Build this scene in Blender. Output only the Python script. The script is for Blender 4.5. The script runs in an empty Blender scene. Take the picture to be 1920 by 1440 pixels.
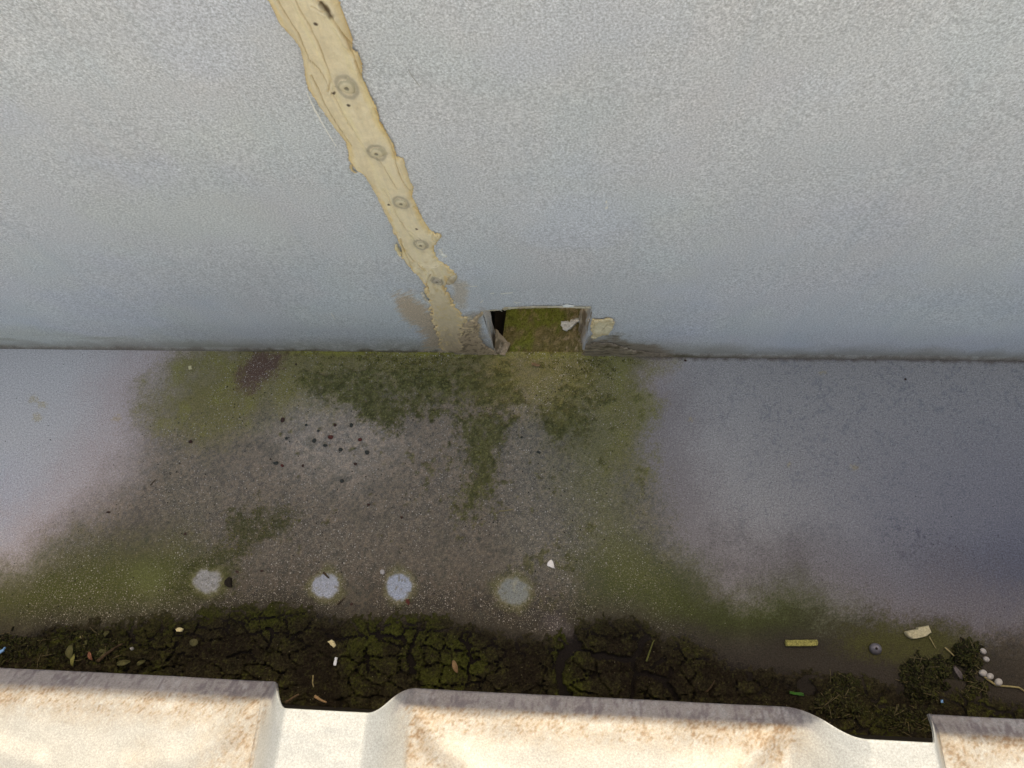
import bpy, bmesh, math, random
import numpy as np
from mathutils import Matrix, Vector

# ------------------------------------------------------------------ camera
FPX, CAM_H = 1331.0, 0.55            # focal length in pixels of a 1920 wide frame, height above the gutter floor
dn = np.array([104/FPX, -430/FPX, -1.0]); dn /= np.linalg.norm(dn)
zw = -dn
xw = -np.array([(-15500-960)/FPX, 240/FPX, -1.0]); xw -= zw*xw.dot(zw); xw /= np.linalg.norm(xw)
yw = np.cross(zw, xw)
ROT = np.array([xw, yw, zw])
CAM = np.array([0.0, 0.0, CAM_H])
def ray(u, v): return ROT @ np.array([(u-960)/FPX, -(v-720)/FPX, -1.0])
_d = ray(960, 661); CAM[1] = _d[1]/_d[2]*CAM_H
def fl(u, v, z=0.0):                 # photo position -> point on the level plane z
    d = ray(u, v); return CAM + d*(z-CAM[2])/d[2]
def wl(u, v, y=0.0):                 # photo position -> point on the upright plane y
    d = ray(u, v); return CAM + d*(y-CAM[1])/d[1]
def to_px(x, y, z):
    p = np.stack([x-CAM[0], y-CAM[1], z-CAM[2]], 0)
    c = np.tensordot(ROT.T, p, 1)
    w = np.maximum(-c[2], 0.02)
    return 960+FPX*c[0]/w, 720-FPX*c[1]/w

sc = bpy.context.scene
cd = bpy.data.cameras.new('camera'); cam = bpy.data.objects.new('camera', cd)
sc.collection.objects.link(cam); sc.camera = cam
m4 = np.eye(4); m4[:3, :3] = ROT; m4[:3, 3] = CAM
cam.matrix_world = Matrix(m4.tolist())
cd.sensor_fit = 'HORIZONTAL'; cd.sensor_width = 36.0; cd.lens = FPX/1920*36.0
cd.clip_start = 0.005; cd.clip_end = 500.0

# ------------------------------------------------------------------ light
WALL_TOP = 0.425
SUN_EL, SUN_AZ = math.radians(50.0), math.radians(4.0)      # azimuth from +Y (behind the wall) towards +X
w = bpy.data.worlds.new('World'); sc.world = w; w.use_nodes = True
wn = w.node_tree; wn.nodes.clear()
sky = wn.nodes.new('ShaderNodeTexSky'); sky.sky_type = 'NISHITA'; sky.sun_disc = False
sky.sun_elevation = SUN_EL; sky.sun_rotation = SUN_AZ
sky.air_density = 1.0; sky.dust_density = 5.0; sky.ozone_density = 1.0
bg = wn.nodes.new('ShaderNodeBackground'); bg.inputs['Strength'].default_value = 0.15
wo = wn.nodes.new('ShaderNodeOutputWorld')
wn.links.new(sky.outputs[0], bg.inputs[0]); wn.links.new(bg.outputs[0], wo.inputs[0])
sd_ = bpy.data.lights.new('sun', 'SUN'); sd_.energy = 2.0; sd_.angle = math.radians(0.6); sd_.color = (1.0, 0.985, 0.97)
so = bpy.data.objects.new('sun', sd_); sc.collection.objects.link(so)
sdir = Vector((math.sin(SUN_AZ)*math.cos(SUN_EL), math.cos(SUN_AZ)*math.cos(SUN_EL), math.sin(SUN_EL)))
so.rotation_euler = sdir.to_track_quat('Z', 'Y').to_euler(); so.location = sdir*3
vs = sc.view_settings
vs.view_transform = 'Standard'; vs.look = 'None'; vs.gamma = 1.0; vs.use_curve_mapping = False
vs.exposure = 1.72
try:
    vs.use_white_balance = True; vs.white_balance_temperature = 9500; vs.white_balance_tint = 8
except Exception: pass

# ------------------------------------------------------------------ helpers
C = sc.collection
rnd = random.Random(7)
def lin(rgb):
    c = np.array(rgb, float)/255.0
    return np.where(c <= 0.04045, c/12.92, ((c+0.055)/1.055)**2.4)
def sm(a, b, x):
    t = np.clip((x-a)/(b-a), 0, 1); return t*t*(3-2*t)
def _h(ix, iy, seed):
    n = (ix.astype(np.int64)*374761393 + iy.astype(np.int64)*668265263 + seed*974634777) & 0xFFFFFFFF
    n = ((n ^ (n >> 13))*1274126177) & 0xFFFFFFFF
    n = ((n ^ (n >> 16))*2246822519) & 0xFFFFFFFF
    return ((n ^ (n >> 15)) & 0xFFFFFF)/float(0xFFFFFF)
def vn(x, y, seed=0):                # value noise 0..1
    ix, iy = np.floor(x), np.floor(y); fx, fy = x-ix, y-iy
    fx = fx*fx*(3-2*fx); fy = fy*fy*(3-2*fy)
    a = _h(ix, iy, seed); b = _h(ix+1, iy, seed); c = _h(ix, iy+1, seed); d = _h(ix+1, iy+1, seed)
    return (a*(1-fx)+b*fx)*(1-fy) + (c*(1-fx)+d*fx)*fy
def fbm(x, y, seed=0, o=4, g=0.5):   # about -1..1
    s = 0; a = 1; t = 0
    for k in range(o):
        ca, sa = math.cos(k*1.1), math.sin(k*1.1)
        s = s + a*(vn((x*ca-y*sa)*2**k+13.7*k, (x*sa+y*ca)*2**k-7.1*k, seed+k*17)*2-1); t += a; a *= g
    return s/t*1.5
def cells(x, y, seed):               # cracked plates: edge distance, plate id value, offset inside the plate
    ix, iy = np.floor(x), np.floor(y); f1 = np.full(x.shape, 9.0); f2 = f1.copy(); idv = f1*0; ox = f1*0; oy = f1*0
    for a in (-1, 0, 1):
        for b in (-1, 0, 1):
            cx = ix+a+_h(ix+a, iy+b, seed); cy = iy+b+_h(ix+a, iy+b, seed+1); dx, dy = x-cx, y-cy; d = np.hypot(dx, dy)
            n = d < f1; f2 = np.where(n, f1, np.minimum(f2, d)); f1 = np.where(n, d, f1)
            idv = np.where(n, _h(ix+a, iy+b, seed+2), idv); ox = np.where(n, dx, ox); oy = np.where(n, dy, oy)
    return f2-f1, idv, ox, oy
def polysd(u, v, poly):              # signed distance, positive inside
    P = np.array(poly, float); d2 = np.full(u.shape, 1e18); ins = np.zeros(u.shape, bool)
    n = len(P)
    for i in range(n):
        ax, ay = P[i]; bx, by = P[(i+1) % n]; ex, ey = bx-ax, by-ay
        t = np.clip(((u-ax)*ex+(v-ay)*ey)/(ex*ex+ey*ey+1e-12), 0, 1)
        d2 = np.minimum(d2, (u-ax-ex*t)**2+(v-ay-ey*t)**2)
        if ay != by:
            c = ((ay > v) != (by > v)) & (u < (bx-ax)*(v-ay)/(by-ay)+ax); ins ^= c
    d = np.sqrt(d2); return np.where(ins, d, -d)
def linesd(u, v, pts):
    d2 = np.full(u.shape, 1e18)
    for (ax, ay), (bx, by) in zip(pts[:-1], pts[1:]):
        ex, ey = bx-ax, by-ay
        t = np.clip(((u-ax)*ex+(v-ay)*ey)/(ex*ex+ey*ey+1e-12), 0, 1)
        d2 = np.minimum(d2, (u-ax-ex*t)**2+(v-ay-ey*t)**2)
    return np.sqrt(d2)
def lay(col, c, m):
    m = np.asarray(m)[..., None]; return col*(1-m)+np.array(c, float)*m
def tag(o, label=None, cat=None, group=None, kind=None):
    if label: o['label'] = label
    if cat: o['category'] = cat
    if group: o['group'] = group
    if kind: o['kind'] = kind
    return o
def empty(name, loc):
    o = bpy.data.objects.new(name, None); C.objects.link(o); o.location = loc
    o.empty_display_size = 0.02
    return o
def link(name, me, mat, parent=None):
    o = bpy.data.objects.new(name, me); C.objects.link(o)
    if mat and not me.materials: me.materials.append(mat)
    if parent:
        o.parent = parent
        p = parent; off = Vector((0, 0, 0))
        while p: off += p.location; p = p.parent
        o.location = -off            # meshes are written in world metres
    return o
def raw_mesh(name, V, F, col=None, smooth=True):
    V = np.asarray(V, np.float32); me = bpy.data.meshes.new(name)
    F = np.asarray(F, np.int32); k = F.shape[1]
    me.vertices.add(len(V)); me.vertices.foreach_set('co', V.ravel())
    me.loops.add(F.size); me.loops.foreach_set('vertex_index', F.ravel())
    me.polygons.add(len(F)); me.polygons.foreach_set('loop_start', np.arange(0, F.size, k, dtype=np.int32))
    try: me.polygons.foreach_set('loop_total', np.full(len(F), k, np.int32))
    except Exception: pass
    me.update(calc_edges=True)
    if smooth: me.polygons.foreach_set('use_smooth', np.ones(len(F), bool))
    if col is not None:
        a = me.color_attributes.new('stain', 'FLOAT_COLOR', 'POINT')
        c4 = np.ones((len(V), 4), np.float32); c4[:, :3] = col.reshape(-1, 3); a.data.foreach_set('color', c4.ravel())
    me.validate(); return me
def grid_mesh(name, X, Y, Z, col=None, keep=None, flip=False):
    n, m = X.shape; idx = np.arange(n*m).reshape(n, m)
    F = np.stack([idx[:-1, :-1], idx[:-1, 1:], idx[1:, 1:], idx[1:, :-1]], -1)
    if flip: F = F[..., ::-1]
    F = F.reshape(-1, 4)
    if keep is not None: F = F[keep[F].all(1) if keep.ndim == 1 else keep.ravel()[F].all(1)]
    V = np.stack([X, Y, Z], -1).reshape(-1, 3)
    used = np.zeros(n*m, bool); used[F.ravel()] = True
    mp = np.cumsum(used)-1
    c = None if col is None else col.reshape(-1, 3)[used]
    return raw_mesh(name, V[used], mp[F], c)
def bm_mesh(bm, name, smooth=False):
    me = bpy.data.meshes.new(name); bmesh.ops.recalc_face_normals(bm, faces=bm.faces)
    for f in bm.faces: f.smooth = smooth
    bm.to_mesh(me); bm.free(); return me
def axis(lo, hi, step, out=(), ):
    a = list(np.arange(lo, hi+step*0.5, step)); return np.array(sorted([x for x in out if x < lo-step] + a + [x for x in out if x > hi+step]))

# ------------------------------------------------------------------ materials
def mat_new(name):
    m = bpy.data.materials.new(name); m.use_nodes = True; nt = m.node_tree
    return m, nt, nt.nodes['Principled BSDF']
def N(nt, t, **k):
    n = nt.nodes.new(t)
    for a, b in k.items():
        if hasattr(n, a): setattr(n, a, b)
        else: n.inputs[a.replace('_', ' ')].default_value = b
    return n
def ramp(nt, fac, pts):
    r = nt.nodes.new('ShaderNodeValToRGB'); e = r.color_ramp.elements
    while len(e) < len(pts): e.new(0.5)
    for i, (p, c) in enumerate(pts):
        e[i].position = p; e[i].color = (c, c, c, 1) if np.isscalar(c) else (*c, 1)
    nt.links.new(fac, r.inputs[0]); return r
def mul(nt, a, b, f=1.0):
    x = nt.nodes.new('ShaderNodeMix'); x.data_type = 'RGBA'; x.blend_type = 'MULTIPLY'
    x.inputs[0].default_value = f; nt.links.new(a, x.inputs[6]); nt.links.new(b, x.inputs[7]); return x.outputs[2]
def surface(name, base=None, attr=True, rough=0.6, metal=0.0, grains=((900, 3, .84, 1.12),), bump=0.0004, bscale=900, spec=0.3, speck=None, dark=None, bstr=0.35):
    """stain colour x several grains of noise, plus scattered pale / dark specks, plus fine relief"""
    m, nt, b = mat_new(name); L = nt.links
    tc = N(nt, 'ShaderNodeTexCoord')
    if attr: col = N(nt, 'ShaderNodeAttribute', attribute_name='stain').outputs['Color']
    else:
        rg = N(nt, 'ShaderNodeRGB'); rg.outputs[0].default_value = (*base, 1); col = rg.outputs[0]
    for sc_, det, lo, hi in grains:
        nz = N(nt, 'ShaderNodeTexNoise', Scale=sc_, Detail=det, Roughness=0.6); L.new(tc.outputs['Object'], nz.inputs['Vector'])
        r = ramp(nt, nz.outputs['Fac'], [(0.3, lo), (0.7, hi)])
        # values above one need a plain multiply
        mx = N(nt, 'ShaderNodeMapRange'); mx.inputs[1].default_value = .28; mx.inputs[2].default_value = .72
        mx.inputs[3].default_value = lo; mx.inputs[4].default_value = hi
        L.new(nz.outputs['Fac'], mx.inputs[0]); nt.nodes.remove(r)
        vm = N(nt, 'ShaderNodeVectorMath', operation='SCALE'); L.new(col, vm.inputs[0]); L.new(mx.outputs[0], vm.inputs['Scale']); col = vm.outputs[0]
    for spec_ in (speck or []):
        scl, size, colr, amount, attn = spec_
        vo = N(nt, 'ShaderNodeTexVoronoi', Scale=scl); L.new(tc.outputs['Object'], vo.inputs['Vector'])
        r = ramp(nt, vo.outputs['Distance'], [(size*.6, 1.0), (size, 0.0)])
        g = N(nt, 'ShaderNodeSeparateColor'); L.new(vo.outputs['Color'], g.inputs[0])
        th = ramp(nt, g.outputs[0], [(1-amount, 0.0), (min(1, 1-amount+.02), 1.0)])
        ml = N(nt, 'ShaderNodeMath', operation='MULTIPLY'); L.new(r.outputs[0], ml.inputs[0]); L.new(th.outputs[0], ml.inputs[1])
        fac = ml.outputs[0]
        if attn:
            at = N(nt, 'ShaderNodeAttribute', attribute_name=attn)
            m2 = N(nt, 'ShaderNodeMath', operation='MULTIPLY'); L.new(fac, m2.inputs[0]); L.new(at.outputs['Fac'], m2.inputs[1]); fac = m2.outputs[0]
        x = N(nt, 'ShaderNodeMix'); x.data_type = 'RGBA'; L.new(fac, x.inputs[0]); L.new(col, x.inputs[6]); x.inputs[7].default_value = (*colr, 1); col = x.outputs[2]
    L.new(col, b.inputs['Base Color'])
    b.inputs['Roughness'].default_value = rough; b.inputs['Metallic'].default_value = metal
    b.inputs['Specular IOR Level'].default_value = spec
    if bump:
        nz = N(nt, 'ShaderNodeTexNoise', Scale=bscale, Detail=3); L.new(tc.outputs['Object'], nz.inputs['Vector'])
        bp = N(nt, 'ShaderNodeBump', Strength=bstr, Distance=bump); L.new(nz.outputs['Fac'], bp.inputs['Height']); L.new(bp.outputs[0], b.inputs['Normal'])
    return m
M_WALL = surface('weathered_zinc_wall', rough=0.55, metal=0.25, grains=((960, 1, .74, 1.26), (2100, 2, .78, 1.22), (22, 3, .97, 1.03)), bump=0.0003, bscale=800)
M_FLOOR = surface('stained_gutter_floor', rough=0.9, metal=0.0, grains=((1150, 3, .60, 1.40), (650, 2, .82, 1.18)), bump=0.0008, bscale=1100, bstr=.6, spec=.12,
                  speck=[(560, .30, (.40, .37, .34), .2, 'grit'), (1300, .42, (.30, .27, .23), .35, 'grit'), (330, .22, (.012, .011, .01), .16, 'grit'), (260, .12, (.02, .02, .022), .10, None)])
M_SEAL = surface('tan_dried_sealant', rough=0.5, grains=((260, 4, .93, 1.06), (1500, 2, .95, 1.05)), bump=0.0002, bscale=500, spec=.35)
M_SHEET = surface('zinc_roof_sheet', rough=0.55, metal=0.1, grains=((1000, 2, .80, 1.20), (2300, 2, .86, 1.14), (90, 3, .94, 1.06)), bump=0.0003, bscale=800)
M_TUFT = surface('moss_tuft', rough=.95, grains=((900, 2, .6, 1.4),), bump=0, spec=.05)
M_MOSS = surface('dark_moss_crust', rough=0.95, grains=((700, 4, .45, 1.5), (2200, 2, .7, 1.3)), bump=0.0016, bscale=1200, spec=.04, bstr=1.0,
                 speck=[(500, .16, (.25, .22, .16), .06, None)])
M_CHUTE = surface('mossy_chute', rough=0.9, grains=((900, 4, .6, 1.4), (2200, 2, .8, 1.2)), bump=0.001, bscale=1100, spec=.1, bstr=.6)
def plain(name, rgb, rough=.8, g=.25, scale=900, metal=0.0, spec=.2):
    return surface(name, base=tuple(lin(rgb)), attr=False, rough=rough, metal=metal, grains=((scale, 3, 1-g, 1+g), (scale*3, 2, 1-g*.6, 1+g*.6)), bump=0.0003, bscale=scale*1.5, spec=spec)

# ------------------------------------------------------------------ gutter floor
G = 1.08           # photograph's colour -> surface colour
def crust_edge(u):                   # where the moss crust begins, photo rows
    return np.interp(u, [-400, 0, 100, 200, 330, 440, 520, 600, 680, 760, 850, 960, 1040, 1080, 1130, 1190, 1235, 1300, 1360, 1420, 1500, 1620, 1760, 1900, 2300],
                     [1185, 1180, 1172, 1168, 1160, 1142, 1135, 1148, 1162, 1152, 1160, 1178, 1192, 1172, 1150, 1152, 1185, 1205, 1222, 1240, 1252, 1268, 1290, 1312, 1330])
CIRC = [(388, 1090, 27, 25, (146, 146, 148)), (610, 1098, 25, 24, (152, 158, 172)), (748, 1100, 27, 29, (148, 158, 178)), (963, 1108, 30, 28, (122, 127, 126))]
def floor_look(u, v, x, y):
    mx, my = x*1000, y*1000
    n1 = fbm(mx/40, my/40, 3); n2 = fbm(mx/14, my/14, 11); n3 = fbm(mx/4, my/4, 23); n4 = fbm(mx/1.6, my/1.6, 31, 3)
    gr = fbm(mx/1.1, my/1.1, 59, 3, .8)
    n = n1*14+n2*9+n3*7+gr*16
    col = np.empty(u.shape+(3,)); col[...] = (176, 174, 174)
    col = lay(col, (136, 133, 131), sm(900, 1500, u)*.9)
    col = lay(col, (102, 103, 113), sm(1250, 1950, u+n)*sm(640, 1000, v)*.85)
    col = lay(col, (62, 68, 88), sm(1350, 1900, u+n*2)*sm(940, 1150, v+n)*.8)  # slate patina, deepened at lower right with painted-in shade
    col = lay(col, (166, 170, 182), sm(260, 0, u)*sm(800, 950, v+n)*.6)
    n5 = fbm(mx/2.2, my/2.2, 57, 5, .62)
    col = lay(col, (62, 66, 80), sm(.2, .6, n5)*sm(60, 10, linesd(u+n, v+n*.6, [(1700, 1020), (1790, 1050), (1900, 1075), (2000, 1100)]))*.75)
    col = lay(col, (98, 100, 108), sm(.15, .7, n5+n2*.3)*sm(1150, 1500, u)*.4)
    # pinkish tide marks round the grime
    gp = [(440, 560), (425, 655), (330, 700), (290, 770), (275, 860), (200, 935), (120, 1010), (60, 1075), (-60, 1110), (-400, 1150), (-400, 1500), (2400, 1500), (2400, 1215), (1900, 1205), (1750, 1170), (1560, 1165), (1400, 1140), (1335, 1125), (1280, 1050), (1235, 955), (1205, 860), (1195, 760), (1185, 700), (1215, 655), (1215, 560)]
    g = polysd(u, v, gp)
    col = lay(col, (168, 154, 152), sm(-190, -30, g+n*1.6)*sm(700, 400, u)*.85)
    col = lay(col, (112, 105, 105), sm(-200, -20, g+n*1.5)*sm(1050, 1200, u)*sm(650, 760, v)*.72)
    col = lay(col, (148, 132, 132), sm(-90, -10, g+n)*sm(1120, 1200, u)*sm(800, 700, v)*.6)
    col = lay(col, (86, 80, 79), sm(-.8, .8, n1*.5+n2*.4+n5*.6)*sm(1280, 1330, u)*sm(1650, 1450, u)*sm(930, 1040, v)*sm(1190, 1130, v)*.35)
    gm = sm(-75+35*sm(900, 1150, u), 60-25*sm(900, 1150, u), g+n*1.1)
    grime = np.empty_like(col); grime[...] = (115, 105, 94)
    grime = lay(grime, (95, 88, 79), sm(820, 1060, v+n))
    grime = lay(grime, (104, 100, 91), sm(900, 1000, u+n)*.7)
    grime = lay(grime, (146, 136, 126), sm(-70, 50, polysd(u+n, v+n, [(560, 730), (700, 790), (740, 830), (650, 900), (540, 860), (500, 800)])+n)*.7)
    grime = lay(grime, (64, 59, 52), sm(1030, 1180, v+n*.7))  # grime darkens downwards, partly shade painted into the dirt colour
    grime = lay(grime, (130, 115, 102), sm(.25, .8, n2+n3*.5)*.28*sm(1080, 960, v))
    grime = lay(grime, (92, 88, 78), sm(.25, .8, -n2+n3*.5)*.35)
    mt_ = np.clip(n5*.9+gr*.45, -1, 1)[..., None]; grime = grime*(1+np.array((.24, .20, .17))*mt_)
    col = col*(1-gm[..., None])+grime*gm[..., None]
    # olive film
    ol = (112, 106, 62)
    f1 = sm(-60, 50, polysd(u, v, [(300, 770), (330, 690), (430, 655), (450, 590), (1230, 590), (1230, 655), (1190, 700), (1190, 860), (1140, 900), (1130, 740), (700, 720), (560, 740), (470, 790), (400, 830)])+n*1.4)
    col = lay(col, ol, f1*(.78+.2*np.clip(n2, -1, 1)))
    col = lay(col, (134, 134, 72), f1*sm(.1, .8, n2+n4*.35)*sm(560, 470, u)*.35)
    col = lay(col, (124, 122, 78), f1*sm(.0, .5, n2)*sm(1120, 1170, u)*.5)
    col = lay(col, (76, 80, 40), sm(-80, 70, polysd(u, v, [(-400, 1170), (60, 1080), (200, 1030), (330, 1020), (390, 1070), (330, 1130), (200, 1150), (0, 1165)])+n*1.3)*.85)
    col = lay(col, (94, 98, 60), sm(46, 8, np.hypot((u-275)/1.2, v-1088)+n*.6)*.7)
    col = lay(col, (62, 68, 36), sm(-75, 60, polysd(u, v, [(1090, 1050), (1180, 1040), (1290, 1080), (1340, 1140), (1480, 1130), (1600, 1165), (1560, 1210), (1330, 1200), (1200, 1150), (1110, 1130)])+n*1.3)*.85)
    col = lay(col, (56, 64, 32), sm(-30, 25, polysd(u, v, [(1330, 1150), (1440, 1140), (1500, 1170), (1440, 1200), (1350, 1190)])+n*1.2)*.5)
    col = lay(col, (96, 96, 60), sm(-60, 50, polysd(u, v, [(1000, 720), (1140, 720), (1180, 800), (1180, 1000), (1230, 1100), (1150, 1100), (1060, 900)])+n*1.6)*.55)
    col = lay(col, (98, 104, 58), sm(.1, .6, n1)*sm(360, 480, u*0+380)*sm(240, 300, u)*sm(480, 420, u)*sm(820, 870, v)*sm(1010, 950, v)*.5)
    # moss patches with sharp crumbly edges
    e = n2*9+n3*11+fbm(mx/1.5, my/1.5, 58, 4, .75)*22
    mo = np.maximum.reduce([sm(-14, 16, polysd(u, v, p)+e*s) for p, s in (
        ([(560, 715), (620, 690), (700, 690), (745, 725), (800, 765), (755, 770), (745, 806), (720, 800), (660, 765), (600, 742)], 1.0),
        ([(740, 700), (830, 690), (965, 690), (975, 745), (945, 775), (900, 765), (860, 770), (800, 765), (745, 730)], 1.1),
        ([(858, 782), (900, 775), (952, 770), (945, 830), (925, 885), (905, 950), (872, 970), (850, 945), (885, 890), (862, 830)], 1.1),
        ([(1015, 775), (1060, 740), (1110, 730), (1105, 800), (1060, 830), (1030, 815)], 1.6))])
    mo2 = np.maximum.reduce([sm(-18, 18, polysd(u, v, p)+e*s) for p, s in (
        ([(476, 975), (530, 955), (552, 968), (535, 990), (490, 1000)], 1.3), ([(440, 960), (490, 955), (480, 1010), (440, 1045), (415, 1040), (440, 1005)], 1.5),
        ([(350, 1060), (420, 1040), (445, 1075), (430, 1110), (370, 1130), (345, 1105)], 1.2))])
    brk = sm(-.75, .05, n3*.8+n2*.5+gr*.5); mo = mo*(.25+.75*brk); mo2 = mo2*(.35+.65*brk)
    spots = sm(.40, .62, n2*.65+n3*.6+gr*.25)*sm(-90, 30, polysd(u, v, [(740, 780), (1150, 740), (1180, 1000), (1060, 1100), (880, 1010), (780, 900)])+n)
    spots = np.maximum(spots, sm(.6, .85, n2*.5+n3*.7+gr*.2)*sm(430, 520, u)*sm(1150, 1050, u)*sm(760, 800, v)*sm(1080, 1000, v))
    moc = lay(lay(np.full_like(col, 0)+np.array((86, 86, 50)), (64, 65, 38), sm(-.2, .7, n3+gr*.4)), (114, 112, 70), sm(.1, .8, gr))
    mask = np.clip(mo*.85+spots*.6, 0, .9)
    col = col*(1-mask[..., None])+moc*mask[..., None]
    col = lay(col, (60, 62, 34), mo2*(.65+.25*np.clip(n4, -1, 1)))
    moss = np.clip(mo+spots*.7+mo2*.6, 0, 1)
    # maroon stain, joint moss line
    col = lay(col, (88, 66, 62), sm(-16, 14, polysd(u, v, [(480, 662), (545, 658), (520, 690), (490, 722), (455, 732), (452, 700)])+n2*12+n3*8+n4*8)*.85)
    vb = 650+.01146*u
    d0 = v-vb
    col = lay(col, (122, 120, 50), sm(13, 4, d0+n3*4+n2*3)*sm(500, 560, u)*sm(1260, 1150, u)*(.35+.35*sm(900, 800, u))*(.7+.3*np.clip(n2*2, -1, 1)))
    col = lay(col, (84, 76, 40), sm(.1, .5, n3)*sm(14, 5, d0)*sm(500, 560, u)*sm(1260, 1150, u)*.6)
    col = lay(col, (90, 80, 74), sm(13, 3, d0+n3*3)*sm(1130, 1200, u)*.8)
    col = lay(col, (206, 200, 200), sm(5, 1, d0)*sm(430, 380, u)*.8)
    # dark dirt film by the crust, deepened to paint in the shade there
    ce = crust_edge(u)
    col = lay(col, (58, 54, 45), sm(-44, 22, v-ce+n*1.2)*sm(1500, 1300, u)*.8)
    col = lay(col, (50, 46, 42), sm(-45, 45, polysd(u, v, [(1180, 1200), (1400, 1185), (1640, 1165), (1800, 1195), (1930, 1270), (2400, 1290), (2400, 1500), (1180, 1500)])+n*1.1)*.9)
    col = lay(col, (74, 76, 36), sm(-30, 30, polysd(u, v, [(1560, 1190), (1660, 1160), (1800, 1185), (1840, 1210), (1760, 1240), (1600, 1230)])+n*1.4)*.6)
    col = lay(col, (46, 42, 34), sm(1270, 1330, v+n)*sm(1200, 1300, u)*sm(1900, 1750, u)*.6)
    col = lay(col, (40, 40, 52), 0*sm(24, 6, linesd(u, v, [(1075, 1225), (1050, 1250), (1062, 1300)])+n3*4)*.8)
    col = lay(col, (78, 72, 72), sm(30, 4, linesd(u, v, [(1030, 1165), (1062, 1185), (1080, 1212)])+n3*9)*.7)
    col = lay(col, (26, 23, 22), sm(-4, 30, v-ce+n*.7)*(.6+.36*sm(1500, 1300, u)))
    # washed clean rounds under the drips
    for cx, cy, rx, ry, c in CIRC:
        r = np.hypot((u-cx)/rx, (v-cy)/ry)+n3*.10+n2*.12+gr*.06
        col = lay(col, (92, 94, 52), sm(1.7, 1.05, r+n2*.3)*.45)
        col = lay(col, (128, 122, 104), sm(1.3, 1.0, r+n4*.2)*.45)
        col = lay(col, c, sm(1.06, .80, r+n5*.08)*(.88+.12*np.clip(gr*1.5, -1, 1)))
        col = lay(col, (100, 96, 84), sm(.45, .75, n5)*sm(1.1, .9, r)*.6)
    col = lay(col, (150, 146, 128), sm(.3, .6, n3)*sm(20, 8, np.hypot(u-972, v-1102))*.6)
    # pin head rust spots on the clean metal
    for cx, cy, r in ((62, 748, 9), (80, 760, 9), (68, 782, 10), (218, 784, 9), (1296, 786, 6), (1478, 871, 4), (1602, 876, 8), (1543, 698, 5)):
        col = lay(col, (160, 134, 80), sm(r, r*.3, np.hypot((u-cx)/1.3, v-cy)+n4*5)*.28)
    grit = gm*sm(-.5, .5, n1+n2*.6+.35)*(1-.8*moss)*sm(1350, 1100, u)
    grit = np.maximum(grit, sm(70, 20, linesd(u, v, [(1000, 1150), (1050, 1080), (1090, 1000), (1110, 900)])+n*.8))
    grit = grit*sm(10, -12, v-ce)
    for cx, cy, rx, ry, c in CIRC: grit = grit*sm(.7, 1.2, np.hypot((u-cx)/rx, (v-cy)/ry))
    relief = gm*(n3*.00012+n4*.00010)+moss*(.0011+.0011*n4+.0007*n3+.0005*gr)
    relief = relief+sm(12, 0, d0)*.0018*(1+.4*n2)*sm(480, 540, u)*sm(1250, 1150, u)
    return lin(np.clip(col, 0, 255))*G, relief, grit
xs = axis(-.56, .42, .0008, (-3, -2, -1.3, -.9, -.7, -.6, .45, .55, .7, .9, 1.3, 2, 3))
ys = axis(-.275, 0.0, .0008, (-.55, -.45, -.36, -.30))
X, Y = np.meshgrid(xs, ys)
U, V = to_px(X, Y, X*0)
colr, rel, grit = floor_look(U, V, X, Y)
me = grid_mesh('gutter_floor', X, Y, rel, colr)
a = me.attributes.new('grit', 'FLOAT', 'POINT'); a.data.foreach_set('value', grit.ravel().astype(np.float32))
floor = tag(link('gutter_floor', me, M_FLOOR), kind='structure')

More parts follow.
